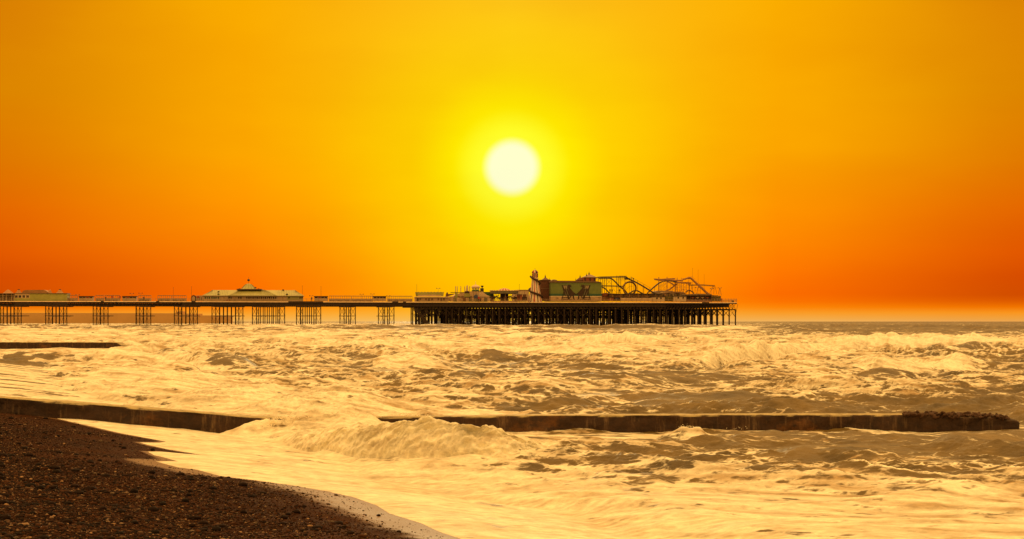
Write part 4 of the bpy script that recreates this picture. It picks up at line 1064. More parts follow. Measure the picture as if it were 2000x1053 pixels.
for j in range(12):
    an = 6.28318*(j+.5)/12
    MB().box(s+rt*.84*math.cos(an)-.1,s+rt*.84*math.cos(an)+.1,6+rt*.84*math.sin(an)-.1,6+rt*.84*math.sin(an)+.1,zt_+.45,z2-.2).build('window', RED if j % 2 else NAVY, o)
for col, off in ((RED,0),(CREAM2,1),(NAVY,2)):
    m = MB()
    for j in range(off, 12, 3):
        a0, a1 = 6.28318*(j+1)/12, 6.28318*(j+2)/12; pr = [(rt*1.02,z2),(rt*.95,z2+.4*(z3-z2)),(rt*.6,z2+.75*(z3-z2)),(.05,z3)]; vs = []
        for r_, z_ in pr: vs += [(s+r_*math.cos(a0),6+r_*math.sin(a0),z_),(s+r_*math.cos(a1),6+r_*math.sin(a1),z_)]
        m.add(vs, [(2*i,2*i+1,2*i+3,2*i+2) for i in range(3)])
    m.build('dome_stripe', col, o)
MB().tube([(s,6,z3-.1),(s,6,Zp(523.8,1045,6))], .05, 5).build('finial', IRON2, o)
m = MB(); pts = []
for i in range(90):
    u = i/89.0; ang = R(180)+u*R(540)   # front passes run from upper left to lower right
    z = Zp(540,1045,6)-u*(Zp(540,1045,6)-Zp(580.5,1045,6)); r_ = rad(min(z,zt_))+.45
    pts.append((s+r_*math.cos(ang), 6+r_*math.sin(ang), z))
m.tube(pts, .36, 8); m.build('slide', DKBR, o, True)
def finial(m, x, t, y0, y1, r=.14):
    s = S(x,t); za, zb2 = Zp(y0,x,t), Zp(y1,x,t); m.lathe(s,t,[(r*2.2,za-.1),(r,za+.25*(zb2-za)),(r*1.8,za+.35*(zb2-za)),(r*.5,za+.6*(zb2-za)),(.02,zb2)],8)
# brown tower and the green hall
o = thing('brick_tower', 'plain brown tower with ogee cap and finial between helter skelter and green hall', 'tower', 1066, 5)
MB().pb(1056.5,1075.8,588,547.8,9.2,13.5).build('wall', BROWN, o); MB().pb(1056.2,1076.1,563.8,563.2,9.12,9.19).build('string_course', ROOFL, o)
MB().pb(1055.2,1076.2,547.75,546.6,8.9,13.8).build('cornice', ROOFB, o)
s = S(1065,11.2); w = (S(1074.5,11)-S(1055.5,11))/2*1.1
m = MB(); m.lathe(s,11.2,[(w,Zp(546.6,1065,7)),(w*.75,Zp(544.9,1065,7)),(w*.35,Zp(542.8,1065,7)),(w*.1,Zp(541,1065,7)),(.04,Zp(540.6,1065,7))],4,R(45)); m.build('roof', ROOFB, o)
m = MB(); finial(m,1065,11.2,541.4,535.8); m.build('finial', IRON2, o); m = MB(); finial(m,1073.5,10,547,542.5,.09); m.build('finial', IRON2, o)
o = thing('green_hall', 'large hall with green side wall painted with two deckchair sitters facing each other', 'hall', 1126, 5.5)
hx0, hx1 = 1076, 1175.3
MB().pb(hx0,hx1,573.9,551.8,5.5,20).build('wall', GREENW, o)
MB().pb(hx0,hx1,578.2,573.95,5.48,20).build('wall_band', GREEND, o)
MB().pb(hx0,hx1,580,578.25,5.46,20).build('wall_band', CREAM2, o, label='pale cream band')
MB().pb(hx0,hx1,588.5,580.05,5.5,20).build('plinth', TAN, o)
MB().pp([(1075,551.75),(1075,549.2),(1078,548.2),(1160,548.6),(1168,549.8),(1175.6,551.75)],5.2,20.3).build('roof', ROOFB, o)
MB().pp([(1078,548.1),(1080,546.2),(1084,546),(1088,547.4),(1089,548.1)],10,14).build('roof_vent', ROOFL, o)
MB().pb(1087.5,1090,582.5,581.6,5.42,5.5).build('hatch', DKBR, o); MB().pb(1168,1173,581,580.4,5.42,5.5).build('hatch', DKBR, o)
def mural(mir, lab):
    f = (lambda x: x) if not mir else (lambda x: 2*1125.2-x)
    def pl(pts, m, t0): m.pp([(f(x),y) for x,y in pts], t0, t0+.02)
    g = MB()
    # striped canvas back and seat
    dk, pa, gy = MB(), MB(), MB()
    for i in range(6):
        xa = 1097.4+i*1.75; xb = xa+1.75; xa2 = 1103.2+i*1.9; xb2 = xa2+1.9
        tgt = (gy if i % 2 else dk)
        pl([(xa,557.0),(xb,557.0),(xb2,578.5-i*.4),(xa2,577.5-i*.4)], tgt, 5.40)
        if i in (2,4): pl([(xa+.2,558),(xb-.2,558),(xb+.9,563.5),(xa+1.0,563.5)], pa, 5.37)
    # sitter: spiky head, back, arm, legs
    pl([(1109,562),(1108.6,558),(1110,556),(1112,556.4),(1116.8,556.8),(1113.5,558),(1117,560),(1113.6,560.2),(1113.2,562.5),(1111.5,564)], dk, 5.34)
    pl([(1110.2,563),(1112,562),(1116,565.5),(1120.5,571),(1125,574),(1124.6,575.6),(1120,575),(1116,577.5),(1112,578.4),(1110,572)], dk, 5.35)
    pl([(1113,575),(1119,573.6),(1120.6,575.5),(1121.6,583.5),(1124,585),(1119.8,585),(1118.4,578),(1113.5,580)], dk, 5.36)
    pl([(1106.5,577),(1111,577.5),(1111.5,584),(1109,584),(1108.5,580)], dk, 5.38)
    # frame of the chair
    pl([(1096.9,557),(1098,556.7),(1113.6,584.6),(1112.2,584.9)], dk, 5.33)
    pl([(1101.4,567),(1102.6,567.4),(1098.2,585.2),(1096.8,585)], dk, 5.33)
    pl([(1096.8,580.6),(1115.4,580.2),(1115.4,581.2),(1096.8,581.7)], dk, 5.32)
    pl([(1096.2,584.2),(1117.6,583.8),(1117.6,584.9),(1096.2,585.4)], dk, 5.32)
    dk.build('mural_figure', MURAL, o, label=lab); gy.build('mural_canvas', MURALG, o); pa.build('mural_highlight', MURALW, o)
mural(False, 'dark painted sitter in a striped deckchair, left one, facing right')
mural(True, 'dark painted sitter in a striped deckchair, right one, facing left')
o = thing('roof_cupola', 'small brown ogee capped cupola on the green hall, left of the larger one', 'cupola', 1133, 10, Zp(548.3,1133,10))
s = S(1133,10); w = (S(1141.5,10)-S(1124.5,10))/2*1.12
MB().lathe(s,10,[(w,Zp(548.4,1133,10)),(w,Zp(547.4,1133,10)),(w*.75,Zp(545.4,1133,10)),(w*.3,Zp(542.6,1133,10)),(.06,Zp(541.5,1133,10))],4,R(45)).build('roof', BROWN, o)
m = MB(); finial(m,1133,10,542,536.4); m.build('finial', IRON2, o); m = MB(); finial(m,1124.6,9,547.8,542.8,.09); m.build('finial', IRON2, o)
o = thing('roof_cupola', 'large brick cupola with pale roof at the right end of the green hall', 'cupola', 1151, 9, Zp(549,1151,9))
MB().pb(1139.5,1163.7,549.2,542,8,12.5).build('wall', BROWNR, o); 
for x in (1141.5,1151.5,1160): MB().pb(x,x+2.4,549,542.4,7.9,7.99).build('pilaster', DKBR, o)
s = S(1151,10); w = (S(1164.5,10)-S(1137.3,10))/2*1.35
MB().lathe(s,10.2,[(w,Zp(542,1151,9)),(w*.96,Zp(541.4,1151,9)),(w*.6,Zp(539,1151,9)),(w*.2,Zp(536.4,1151,9)),(.08,Zp(535.8,1151,9))],4,R(45)).build('roof', ROOFL, o)
m = MB(); finial(m,1150.6,10,536.5,529.8,.17); m.build('finial', IRON2, o); m = MB(); finial(m,1145.6,8.5,540.5,532.4,.12); m.build('finial', IRON2, o)

# ---- looping coaster
def track(m, pts, t, gauge=.9, r=.10, n=None):
    P_ = [Vector((S(x,(q[0] if q else t)),(q[0] if q else t),Zp(y,x,(q[0] if q else t)))) for x,y,*q in pts]
    # catmull-rom
    out = []
    for i in range(len(P_)-1):
        p0, p1, p2, p3 = P_[max(i-1,0)], P_[i], P_[i+1], P_[min(i+2,len(P_)-1)]
        for k in range(5):
            u = k/5; out.append(.5*((2*p1)+(-p0+p2)*u+(2*p0-5*p1+4*p2-p3)*u*u+(-p0+3*p1-3*p2+p3)*u**3))
    out.append(P_[-1])
    for d in (0, gauge): m.tube([(p.x, p.y+d, p.z) for p in out], r, 6)
    for p in out[::2]: m.box(p.x-.06, p.x+.06, p.y, p.y+gauge, p.z-.12, p.z-.02)
    m.tube([(p.x, p.y+gauge/2, p.z-.28) for p in out], r*1.1, 5)
    return out
o = thing('looping_coaster', 'dark looping roller coaster with lift hill right of the green hall', 'roller coaster', 1225, 9)
m = MB(); track(m, [(1163.5,542),(1172,540.8),(1190,540.4),(1210,540.2),(1221,540.2),(1224,541),(1229,544.6),(1240,549.5),(1252,556),(1262,562),(1272,568.4),(1280,573),(1290,578.6)], 8, 1.0, .12); m.build('lift_track', TRACK, o)
m = MB(); track(m, [(1170,542.8),(1184,543),(1192.5,543.2),(1197,545.2),(1203,551),(1210,558),(1217,563.8),(1222,568),(1226,573.5)], 12, .9, .11); m.build('drop_track', TRACK, o)
m = MB(); track(m, [(1175,557.6),(1190,557.8),(1205,558.3),(1218,558.8)], 15, .9, .10); track(m, [(1176,560),(1182,563),(1187,568),(1192,573.4)], 10, .9, .1); m.build('side_track', TRACK, o)
m = MB(); lp = []
for i in range(33):
    a_ = R(-62)+i*R(304)/32; lp.append((1230.4-12.4*math.sin(a_-R(180))*-1 if 0 else 1230.4+12.2*math.sin(a_+R(180)), 563.2+13.6*math.cos(a_+R(180))*-1*-1 if 0 else 563.0+(13.0 if math.cos(a_+R(180)) < 0 else 14.5)*math.cos(a_+R(180)), 10+2.2*i/32))
lp = []
for i in range(37):
    a_ = R(150)-i*R(300)/36      # measured from the top of the loop
    lp.append((1230.4+12.3*math.sin(-a_), 562.5-12.6*math.cos(a_), 10+2.4*i/36))
track(m, lp, 10, 1.1, .19); m.build('loop', GOLD, o)
m = MB(); track(m, [(1227,574),(1232,571),(1238,567.6),(1245,567.3),(1252,571),(1258,574)], 9, .9, .1); m.build('hill_track', TRACK, o)
m = MB(); track(m, [(1264,574.5),(1267,570),(1272,565.5),(1280,558.3),(1288,552.3),(1296,549),(1305,547.8),(1314,548.5),(1322,550)], 11, .9, .1); m.build('climb_track', TRACK, o)
for x, y in ((1168.5,542.5),(1172.4,543),(1176.6,541),(1180.5,543),(1184.4,543),(1194.6,541),(1204.6,538.3),(1208.6,541),(1212.4,540.5),(1220.7,540.5)):
    MB().pt([(x,588),(x,y)], .085, 12, 6).build('support', TRACK, o)
for x, y in ((1229,549),(1233.5,540.8),(1245.4,548),(1257.5,555),(1269.5,561.5),(1278.5,560),(1238,543.5),(1256,558)):
    MB().pt([(x,588),(x,y)], .065, 10, 6).build('support', TRACK, o)
m = MB()
for y in (548.5,552.3,561.5,567,571): m.pb(1204.6,1212.4,y+.35,y,11.9,12.1)
for y in (545,548.4): m.pb(1212.4,1220.7,y+.35,y,11.9,12.1)
m.pb(1164,1176,545.6,545.2,11.9,12.1); m.pb(1176.6,1184.4,547.5,547.2,11.9,12.1); m.pb(1229,1236,559.5,559.1,9.9,10.1)
for a_, b_ in (((1184.4,545),(1194.6,556)),((1184.4,556),(1194.6,545)),((1194.6,560),(1204.6,573)),((1176.6,560),(1180.4,548)),((1245.4,548),(1257.5,555)),((1257.5,555),(1269.5,562)),((1245.4,548),(1231,540.5)),((1218,571),(1229,560))): m.pt([a_,b_], .04, 12, 4)
m.build('bracing', TRACK, o)
m = MB(); m.pb(1204.6,1223.5,545.2,544.8,7,9); m.pb(1209,1223,539.2,538.8,7,7.1); m.pb(1220.7,1238,543.6,543,7,9); m.pb(1222,1229,546.2,543.6,7.2,9)
for x in (1209,1212.5,1216,1219.5,1223): m.pb(x,x+.5,544.8,538.4,7,7.1)
m.pb(1211,1213.5,542.3,540.3,6.9,7.3); m.pb(1237,1238,546.5,543,7,7.6)
m.build('platform', TRACK, o)
o = thing('coaster_station', 'long brown cluttered station platform under the coaster loop', 'platform', 1240, 6)
MB().pb(1191,1292,580.8,574.2,6,20).build('wall', mat('station_boards', (.10,.052,.018), .85, .6, 1.5, col2=(.26,.14,.04)), o)
MB().pp([(1190,574.2),(1193,573.2),(1215,573.8),(1228,572.6),(1262,573.6),(1280,573.2),(1293,575)],5.7,20.3).build('roof', TRACK, o)
for i in range(17): x = 1195+i*5.7; MB().pb(x,x+.9,581,574.4,5.6,5.8).build('post', (GOLD,DKBR,BROWN)[i % 3], o)
for x, l in ((1191.5,'leftmost'),(1195.5,'second from left'),(1209.5,'rightmost, beside the lift tower')):
    person(x, 12, 1.75, DKBR, 'dark clothed person standing high on the coaster walkway, '+l).location.z = Zp(573.6 if x < 1205 else 573.9, x, 12) if False else Zp(573.2,x,12)-.0
o = thing('red_stall', 'red fronted stall right of the green hall below the coaster', 'stall', 1194, 3)
MB().pb(1190,1198.5,587.8,581.2,3,5).build('body', BROWNR, o); MB().pb(1189.5,1199,581.15,580.3,2.8,5.2).build('roof', DKBR, o); MB().pb(1192,1193.2,587.8,581.5,2.95,3.0).build('post', TAN, o)
o = thing('amber_canopy', 'orange red domed canopy at the foot of the coaster beside the green hall', 'canopy', 1184, 9)
MB().pp([(1175.8,579),(1176,574),(1180,572.6),(1184,572),(1189,572.8),(1192,576),(1193,579)],9,12).build('canopy', BROWNR, o); MB().pb(1176,1192,588,579.1,9.2,11.8).build('wall', ORNG, o)
o = thing('dark_stall', 'dark stall with brown front left of the long white fence', 'stall', 1206, 3)
MB().pb(1199.5,1212,587.8,581,3,5.5).build('body', DKBR, o); MB().pb(1199,1212.3,580.95,580.2,2.8,5.6).build('roof', BROWN, o); MB().pb(1202,1208,584.5,582,2.95,3.01).build('window', BLUE, o)
o = thing('boundary_fence', 'long pale panel fence on the pier head left of the first white hut', 'fence', 1243, 2.5)
for i in range(6): MB().pb(1212.3+i*10.4,1222.4+i*10.4,588.5,581.8+.3*(i % 2),2.5,2.65).build('panel', CREAM, o)
for i in range(7): MB().pb(1211.9+i*10.4,1212.5+i*10.4,588.6,581.2,2.4,2.7).build('post', TAN, o)
for x0,x1,yt,wn,l in ((1275.5,1298.4,580.2,(1283.2,1291),'white hut with two small windows left of the dark arcade, nearer the coaster'),(1315.3,1340.3,579.2,(1324.8,1334.4),'white hut with two windows touching the dark arcade')):
    o = thing('white_hut', l, 'hut', (x0+x1)/2, 2.5, group='white huts on the pier head')
    MB().pb(x0,x1,588.8,yt,2.5,7).build('wall', CREAM2, o); MB().pb(x0-.5,x1+.5,yt-.05,yt-.8,2.2,7.3).build('roof', DKBR, o)
    for x in wn:
        f = MB().pb(x-1.3,x+1.3,yt+3.9,yt+.9,2.42,2.49).build('window', GLASS, o); MB().pb(x-1.5,x+1.5,yt+4.3,yt+3.95,2.38,2.5).build('sill', TAN, f)
    if x0 > 1300: MB().pb(1319.3,1319.8,588.8,yt,2.44,2.49).build('corner_board', TAN, o)
o = thing('hedge', 'dark hedge of shrubs between the two white huts', 'hedge', 1307, 3)
rr = random.Random(9); m = MB()
for i in range(900):
    x = rr.uniform(1298.6,1315); y = rr.uniform(579.5,588.5); t = rr.uniform(2.6,5); s_, z_ = S(x,t), Zp(y,x,t); d = rr.uniform(.08,.2); a_ = rr.uniform(0,6.28)
    m.add([(s_-d*math.cos(a_),t-d*math.sin(a_),z_-d*.4),(s_+d*math.cos(a_),t+d*math.sin(a_),z_-d*.2),(s_+d*.2,t+.05,z_+d)], [(0,1,2)])
m.pb(1299,1314.6,588.6,582,3,4.6)
m.build('foliage', PLANT, o)
o = thing('hedge', 'brown bushy planting at the right end of the dark arcade', 'hedge', 1400, 3)
m = MB()
for i in range(1100):
    x = rr.uniform(1390.5,1408); y = rr.uniform(577+(0 if x < 1403 else 1.5),588.5); t = rr.uniform(2.6,5); s_, z_ = S(x,t), Zp(y,x,t); d = rr.uniform(.08,.2); a_ = rr.uniform(0,6.28)
    m.add([(s_-d*math.cos(a_),t-d*math.sin(a_),z_-d*.4),(s_+d*math.cos(a_),t+d*math.sin(a_),z_-d*.2),(s_+d*.2,t+.05,z_+d)], [(0,1,2)])
m.pb(1391,1407,588.6,581,3,4.6); m.build('foliage', PLANT, o)
o = thing('dark_arcade', 'long dark arcade with hanging swags right of the second white hut', 'arcade', 1365, 3)
MB().pb(1340.6,1390,589,577,3.4,12).build('wall', DKBR, o); MB().pp([(1337,577),(1338,575),(1360,573.6),(1389,574.2),(1391,577)],2.6,12.3).build('roof', mat('arcade_roof', (.16,.10,.045), .8, .35, 1), o)
for x in (1340.8,1348.5,1358,1367.5,1377,1388.8): MB().pb(x,x+.9,589,577.1,2.9,3.2).build('column', BROWN, o)
for x in (1353.2,1362.7,1372.2,1381.7):
    MB().pp([(x-3.2,580.2),(x+3.2,580.2),(x+1.6,582.6),(x,583.6),(x-1.6,582.6)],3.2,3.3).build('swag', (TAN,BROWNR)[int(x) % 2], o)
MB().pb(1341,1390,589.4,586.2,2.5,2.7).build('counter', mat('rose_boards', (.20,.09,.06), .8, .3, 1), o)
# ---- orange coaster
o = thing('orange_coaster', 'tangled orange brown roller coaster at the seaward end of the pier', 'roller coaster', 1330, 14)
m = MB(); track(m, [(1278.5,544.6),(1290,545.3),(1300,544.6),(1319,543.6)], 14, 1.2, .14); m.build('upper_track', ORNG, o)
m = MB(); track(m, [(1280,545),(1290,546.4),(1305,547.2),(1320,547),(1334.5,547.4)], 18, 1.2, .13); track(m, [(1316,549.4),(1326,551),(1340,551.8),(1350.5,552.3)], 12, 1.1, .15); m.build('middle_track', ORNG, o)
m = MB(); track(m, [(1334,544.6),(1340,544),(1343,542.4),(1347.5,541.8),(1351,543.4),(1356,548.2),(1363,554.6),(1372,562.2),(1379,569),(1385,573.8)], 10, 1.3, .15); track(m, [(1343,543.6),(1348,543.2),(1353,547),(1364,557.6),(1376,568.6),(1381,573.6)], 9, .3, .10); m.build('lift_track', ORNG, o)
m = MB(); track(m, [(1295,570),(1304,566.5),(1312,562),(1319,556.5),(1323,553.5)], 13, .9, .11); track(m, [(1303,549.5),(1311,552.5),(1318,557.5)], 16, .8, .09); m.build('dip_track', ORNG, o)
m = MB(); track(m, [(1344.5,555.4),(1352,556.2),(1370,556),(1385,557),(1396,557.6)], 16, .9, .09); m.build('rear_track', TRACK, o)
m = MB(); track(m, [(1295,572.4),(1310,570),(1325,571),(1340,573)], 10, 1.0, .11); track(m, [(1340,570),(1346,566.5),(1352,569),(1356,573)], 12, .9, .1); m.build('low_track', GOLD, o)
for x, y, r_ in ((1286.7,541.4,.17),(1302.8,541,.15),(1318.8,547,.19),(1322.6,542.4,.13),(1330.6,542.6,.08),(1346.5,552,.12),(1291,549,.07),(1310.4,548,.07),(1335,552,.07),(1340.5,551,.06),(1345.5,541,.07),(1326.5,551,.07),(1297,566,.06),(1314,548,.06)):
    MB().pt([(x,588),(x,y)], r_, 13, 6).build('support', ORNG, o)
for a_, b_ in (((1350,556),(1355,574)),((1363.5,561.5),(1360,575)),((1392,559),(1385,576)),((1390,566),(1394,559)),((1395,557.6),(1394,575)),((1396,558),(1400,574)),((1405.6,562.5),(1403,575)),((1406,562.5),(1409,577)),((1367.5,560),(1367.5,575)),((1357.5,560),(1357.5,572)),((1352,557),(1350,566))):
    MB().pt([a_,b_], .06, 14, 5).build('support', TRACK, o)
m = MB(); rb_ = random.Random(4)
for i in range(46):
    x = rb_.uniform(1284,1345); y = rb_.uniform(549,566); m.pt([(x,y),(x+rb_.choice((-1,1))*rb_.uniform(3,9),y+rb_.uniform(3,9))], .045, 13+rb_.uniform(-3,5), 4)
for y in (561,566,571): m.pb(1286,1346,y+.25,y,13,13.1)
for x0, x1, y in ((1357,1369,567.5),(1351,1361,561.2),(1394,1406,562.3),(1388,1392,564.5)): m.pb(x0,x1,y+.3,y,14,14.1)
m.pt([(1343,539.8),(1352,539.6),(1361,550),(1377,564)], .035, 9.5, 4)
for x,y in ((1345,539.8),(1350,539.8),(1355,543.4),(1360,549),(1366,554.6),(1372,560)): m.pt([(x,y),(x,y+4)], .03, 9.5, 4)
m.build('bracing', ORNG, o)
o = thing('ride_platform', 'cluttered pale and brown deck of rides beneath the orange coaster', 'platform', 1315, 8)
MB().pp([(1279,575),(1280,569.4),(1286,567.6),(1312,568.2),(1318,570),(1336,570.4),(1338,575)],12,18).build('roof', ROOFL, o)
MB().pb(1280,1340,579,575.1,8,18).build('wall', mat('ride_clutter', (.08,.05,.018), .85, .5, 1.2, col2=(.22,.15,.05)), o)
MB().pb(1290,1310,572.6,570.6,11.5,11.9).build('sign_board', CREAM2, o); MB().pb(1320,1330,572.5,569.5,11.5,11.9).build('sign_board', GOLD, o)
MB().pb(1297.5,1301,577.6,574.2,7.8,8).build('lit_sign', ORNG, o)
for i in range(14): x = 1281+i*4.3; MB().pb(x,x+.6,579.5,573.8,7.8,8).build('post', (GOLD,DKBR,TAN)[i % 3], o)
for x,y,l in ((1352.5,524.5,'leftmost of the three thin masts above the orange coaster'),(1363.5,527.5,'middle one of the three thin masts above the orange coaster'),(1375.3,537,'rightmost and shortest of the three thin masts above the orange coaster')): lamp(x,y,l,20,.035,False)
for x,y,l in ((1361.8,562,'lamp post with dark head left of the orange coaster lift slope'),(1390.2,564,'lamp post with dark head right of the orange coaster lift slope'),(1405.8,562.6,'lamp post at the right end of the orange coaster')): lamp(x,y,l,6,.045,True)
person(1409.4, 3, 1.75, RED, 'red clothed person standing at the right end of the planting')
person(206.5, 1.6, 1.7, DKBR, 'dark clothed person by the railing left of the lifebuoy post')
person(608.8, 1.6, 1.75, DKBR, 'dark clothed person between the pavilion and its right kiosk', face=-1)
person(280.8, 1.6, 1.75, DKBR, 'dark clothed person in front of the windbreak right of the second kiosk')
o = thing('ramp_handrail', 'low pale handrail enclosure at the seaward corner of the pier', 'handrail', 1420, 4)
m = MB(); m.pt([(1407,586.2),(1434,586.8)], .07, 4, 5)
for i in range(10): m.pt([(1407.5+i*2.9,591),(1407.5+i*2.9,586.4)], .035, 4, 4)
m.build('rail', TAN, o); MB().pb(1431,1433.6,590.5,586.6,4,5).build('gate', DKBR, o)

# ------------------------------------------------------------------ far harbour wall
def world_wall(name, label, cat, segs, Y, depth, m_):
    r_ = bpy.data.objects.new(name, None); COL.objects.link(r_); r_.location = ((segs[0][1]-1000)/FOC*Y, Y, 0); setp(r_, label, cat)
    for nm, x0, x1, yt0, yt1, yb in segs:
        xa, xb = (x0-1000)/FOC*Y, (x1-1000)/FOC*Y; za, zb3 = CH+(628-yt0)/FOC*Y, CH+(628-yt1)/FOC*Y
        b_ = MB(); lo = CH+(628-yb)/FOC*Y
        b_.add([(xa,Y,lo),(xb,Y,lo),(xb,Y+depth,lo),(xa,Y+depth,lo),(xa,Y,za),(xb,Y,zb3),(xb,Y+depth,zb3),(xa,Y+depth,za)], [(0,3,2,1),(4,5,6,7),(0,1,5,4),(1,2,6,5),(2,3,7,6),(3,0,4,7)])
        b_.v = [(v[0]-r_.location.x, v[1]-Y, v[2]) for v in b_.v]
        b_.build(nm, m_).parent = r_
    return r_
HW_ = mat('harbour_concrete', (.52,.29,.085), .9, .12, .01)  # concrete with the fade of distance put into its colour
world_wall('harbour_wall', 'long brown harbour wall on the horizon seen between the pier legs at the left', 'harbour wall',
    [('wall',-300,342,610.6,612,632),('wall',342,386,612.4,612.6,632),('wall',386,446,616.2,616.2,632),('parapet',344,346.5,608.6,608.6,613),('parapet',348,354,608.0,608.0,613)], 1900, 30, HW_)

# ------------------------------------------------------------------ groynes
def groyne_material():
    m = bpy.data.materials.new('weedy_concrete'); m.use_nodes = True
    t = m.node_tree; ns = t.nodes; ls = t.links; b = ns['Principled BSDF']
    geo = ns.new('ShaderNodeNewGeometry')
    def nz(sc, st, det=6):
        mp = ns.new('ShaderNodeMapping'); mp.inputs['Scale'].default_value = st; ls.new(geo.outputs['Position'], mp.inputs[0])
        n = ns.new('ShaderNodeTexNoise'); n.inputs['Scale'].default_value = sc; n.inputs['Detail'].default_value = det; n.inputs['Roughness'].default_value = .7
        ls.new(mp.outputs[0], n.inputs['Vector']); return n.outputs[0]
    def rp(v, p0, c0, p1, c1):
        r_ = ns.new('ShaderNodeValToRGB'); e = r_.color_ramp.elements; e[0].position = p0; e[0].color = c0; e[1].position = p1; e[1].color = c1; ls.new(v, r_.inputs[0]); return r_.outputs[0]
    def mx(f, a, c):
        n = ns.new('ShaderNodeMix'); n.data_type = 'RGBA'; ls.new(f, n.inputs[0])
        if isinstance(a, tuple): n.inputs[6].default_value = a
        else: ls.new(a, n.inputs[6])
        n.inputs[7].default_value = c; return n.outputs[2]
    base = rp(nz(3, (1,1,1)), .3, (.016,.007,.003,1), .75, (.060,.026,.009,1))
    streak = rp(nz(6, (1,1,.10), 7), .54, (0,0,0,1), .74, (.8,.8,.8,1))
    c = mx(streak, base, (.20,.12,.055,1))
    rust = rp(nz(.45, (1,1,1.6), 7), .56, (0,0,0,1), .68, (.75,.75,.75,1))
    c = mx(rust, c, (.17,.066,.012,1))
    sp = ns.new('ShaderNodeSeparateXYZ'); ls.new(geo.outputs['True Normal'], sp.inputs[0])
    up = ns.new('ShaderNodeMapRange'); up.inputs[1].default_value = .55; up.inputs[2].default_value = .9; ls.new(sp.outputs[2], up.inputs[0])
    lace = rp(nz(4, (1,2,1), 8), .36, (.25,.25,.25,1), .52, (1,1,1,1))
    ml = ns.new('ShaderNodeMath'); ml.operation = 'MULTIPLY'; ls.new(up.outputs[0], ml.inputs[0]); ls.new(lace, ml.inputs[1])
    px_s = ns.new('ShaderNodeSeparateXYZ'); ls.new(geo.outputs['Position'], px_s.inputs[0])
    cr_ = ns.new('ShaderNodeMapRange'); cr_.inputs[1].default_value = 10.6; cr_.inputs[2].default_value = 11.0; cr_.inputs[3].default_value = 1; cr_.inputs[4].default_value = .08; ls.new(px_s.outputs[0], cr_.inputs[0])
    mk = ns.new('ShaderNodeMath'); mk.operation = 'MULTIPLY'; ls.new(ml.outputs[0], mk.inputs[0]); ls.new(cr_.outputs[0], mk.inputs[1])
    c = mx(mk.outputs[0], c, (.40,.31,.13,1))
    ls.new(c, b.inputs['Base Color']); b.inputs['Roughness'].default_value = .72; b.inputs['Specular IOR Level'].default_value = .3
    bp = ns.new('ShaderNodeBump'); bp.inputs['Strength'].default_value = .9; bp.inputs['Distance'].default_value = .05
    ls.new(nz(9, (1,1,1)), bp.inputs['Height']); ls.new(bp.outputs[0], b.inputs['Normal'])
    return m
GRM = groyne_material()
def groyne(name, label, pts, Y0, width, zbot=-2.5, seed=0, endround=True):
    """pts: (px, top z); a wall running across the view at distance Y0"""
    pxs = [p[0] for p in pts]; xs = np.arange((pxs[0]-1000)/FOC*Y0, (pxs[-1]-1000)/FOC*Y0, .06*Y0/38)
    zt = np.interp(xs, [(p-1000)/FOC*Y0 for p in pxs], [p[1] for p in pts])
    prof = [(0.0,None)]
    nzs = 26
    rows = []
    f = np.linspace(0, 1, nzs)
    n = len(xs)
    Vs = []
    for k in range(nzs):            # front face, bottom to top
        z = zbot+(zt-.05-zbot)*f[k]**.35 if k < nzs else zt
        bul = .05*fbm(xs/1.3, z*1.2, 3, 201+seed)+.025*fbm(xs/.3, z/.3, 2, 205+seed)
        Vs.append(np.stack([xs, Y0+bul+.03*(1-f[k]), z], 1))
    for yy, dz_ in ((.02,-.015),(.07,.0),(width*.33,.005),(width*.66,.0),(width-.05,-.01),(width,-.08),(width,zbot)):
        z = np.full(n, zbot) if dz_ == zbot else zt+dz_+.012*fbm(xs/.5, xs*0+yy*3, 3, 210+seed)
        Vs.append(np.stack([xs, Y0+yy+.04*fbm(xs/.9, xs*0+yy, 2, 215), z], 1))
    V = np.array(Vs)
    if endround:
        e = xs[-1]; d = np.clip((xs-(e-.34))/.34, 0, 1); sh = (1-np.sqrt(1-d**3*.9))*.25
        V[:,:,1] = np.where(V[:,:,1] < Y0+width/2, V[:,:,1]+sh[None], V[:,:,1]-sh[None])
        V[nzs-1:nzs+6,:,2] -= (d**3*.07)[None]
    nr = V.shape[0]
    loc = np.array([xs[0], Y0, 0.0])
    idx = np.arange(nr*n).reshape(nr, n)
    F = np.stack([idx[:-1,:-1], idx[:-1,1:], idx[1:,1:], idx[1:,:-1]], -1).reshape(-1, 4).tolist()
    F += [idx[:,-1].tolist(), idx[:,0].tolist()[::-1]]
    me = bpy.data.meshes.new(name); me.from_pydata((V.reshape(-1, 3)-loc).tolist(), [], F); me.materials.append(GRM)
    me.polygons.foreach_set('use_smooth', [True]*(len(F)-2)+[False]*2); me.update()
    o = bpy.data.objects.new(name, me); COL.objects.link(o); o.location = loc; setp(o, label, 'groyne'); return o
groyne('groyne', 'long dark concrete groyne stained with rust crossing the near surf', [(-250,1.25),(0,.954),(100,.844),(200,.747),(300,.636),(400,.526),(470,.43),(540,.39),(760,.42),(850,.43),(950,.445),(1000,.46),(1200,.47),(1500,.484),(1760,.484),(1960,.38),(1996,.35)], 38.4, .75)
groyne('groyne', 'low dark groyne at the far left with surf breaking over its end', [(-500,1.1),(-100,.84),(0,.82),(150,.81),(228,.79),(236,.5),(262,.40),(272,.66),(286,.66),(292,.35),(320,.1)], 150, 2.2, seed=5, endround=False)

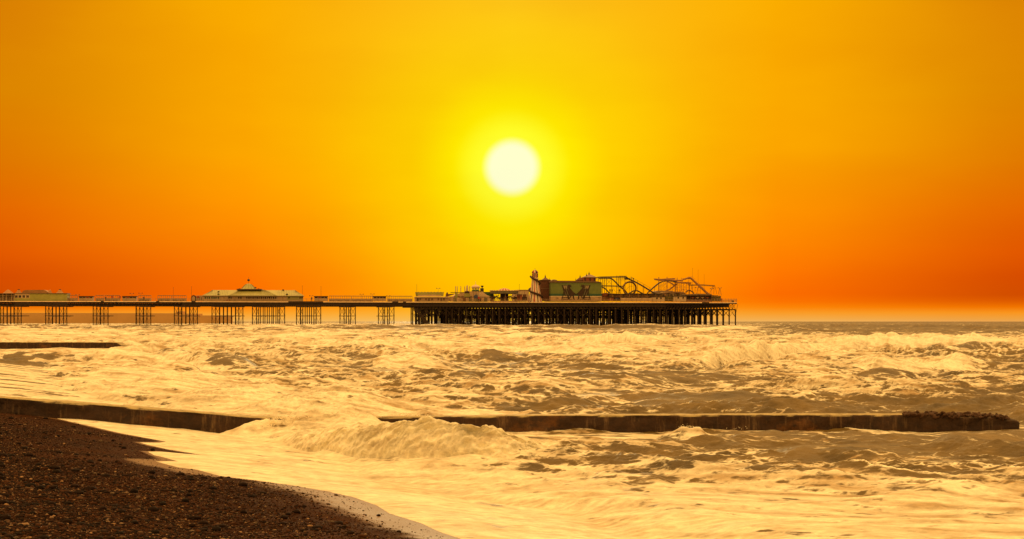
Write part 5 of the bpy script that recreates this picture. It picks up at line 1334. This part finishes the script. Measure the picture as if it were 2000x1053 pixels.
# rubble at the seaward end of the near groyne
RUB = mat('rubble_rock', (.045,.020,.008), .8, .6, 9, .3, bump=.8, col2=(.13,.055,.02))
v0, f0 = ico(2); meshes = []
rs = np.random.RandomState(12)
for k in range(5):
    vv_ = v0*(1+.22*fbm(v0[:,0]*1.3+k*7, v0[:,1]*1.3+v0[:,2]*1.7, 3, 300+k)[:,None]); vv_ *= np.array([1.3,.9,.62])
    me = bpy.data.meshes.new('rubble_stone'); me.from_pydata(vv_.tolist(), [], f0.tolist()); me.materials.append(RUB)
    me.polygons.foreach_set('use_smooth', [True]*len(f0)); meshes.append(me)
for i in range(240):
    px_ = 1765+(i/239.0)**.9*202; k = (px_-1000)/FOC
    hh = np.interp(px_, [1745,1800,1850,1940,1966], [.0,.03,.07,.10,.04])
    o = bpy.data.objects.new('rubble_stone', meshes[i % 5]); COL.objects.link(o)
    yy = 38.38+rs.rand()**1.4*.6
    z = np.interp(px_, [1500,1760,1960,1990], [.484,.484,.36,.33])+hh*rs.uniform(-.35, 1.0)
    r_ = rs.uniform(.03, .08); o.location = (k*yy, yy, z); o.scale = (r_*rs.uniform(.9,1.5), r_, r_); o.rotation_euler = (rs.rand()*.8, rs.rand()*.8, rs.rand()*6)
    setp(o, 'rough dark stone in the heap on the seaward end of the near groyne', 'stone', 'rubble on the groyne end')

# ------------------------------------------------------------------ spray thrown off the groyne
rs = np.random.RandomState(21); v0, f0 = ico(1)
V, F = [], []
c = 0
for (pc, py_, yc, n, sx_, sz_) in ((540,828,38.0,190,26,9),(515,833,37.8,50,20,7),(560,818,38.2,160,30,7),(700,815,38.2,120,40,7),(790,812,38.2,90,40,5),(1345,836,37.6,36,14,6),(1440,838,37.6,10,20,4)):
    for i in range(n):
        px_ = pc+rs.normal(0, sx_*.5); q = py_-abs(rs.normal(0, sz_*.6)); y = yc+rs.normal(0, .08); r_ = rs.uniform(.006, .016) if py_ < 834 else rs.uniform(.004, .010)
        p = np.array([(px_-1000)/FOC*y, y, CH+(628-q)/FOC*y])
        V.append(v0*r_*np.array([1.3,1,.9])+p); F.append(f0+c*len(v0)); c += 1
me = bpy.data.meshes.new('spray'); me.from_pydata(np.concatenate(V).tolist(), [], np.concatenate(F).tolist())
me.materials.append(mat('spray_white', (.85,.76,.55), .6, .1, 4)); me.polygons.foreach_set('use_smooth', [True]*len(me.polygons))
o = bpy.data.objects.new('spray', me); COL.objects.link(o); setp(o, 'pale drops of spray flying off the near groyne', 'spray', kind='stuff')

for o in bpy.data.objects:
    if '_b' in o: del o['_b']
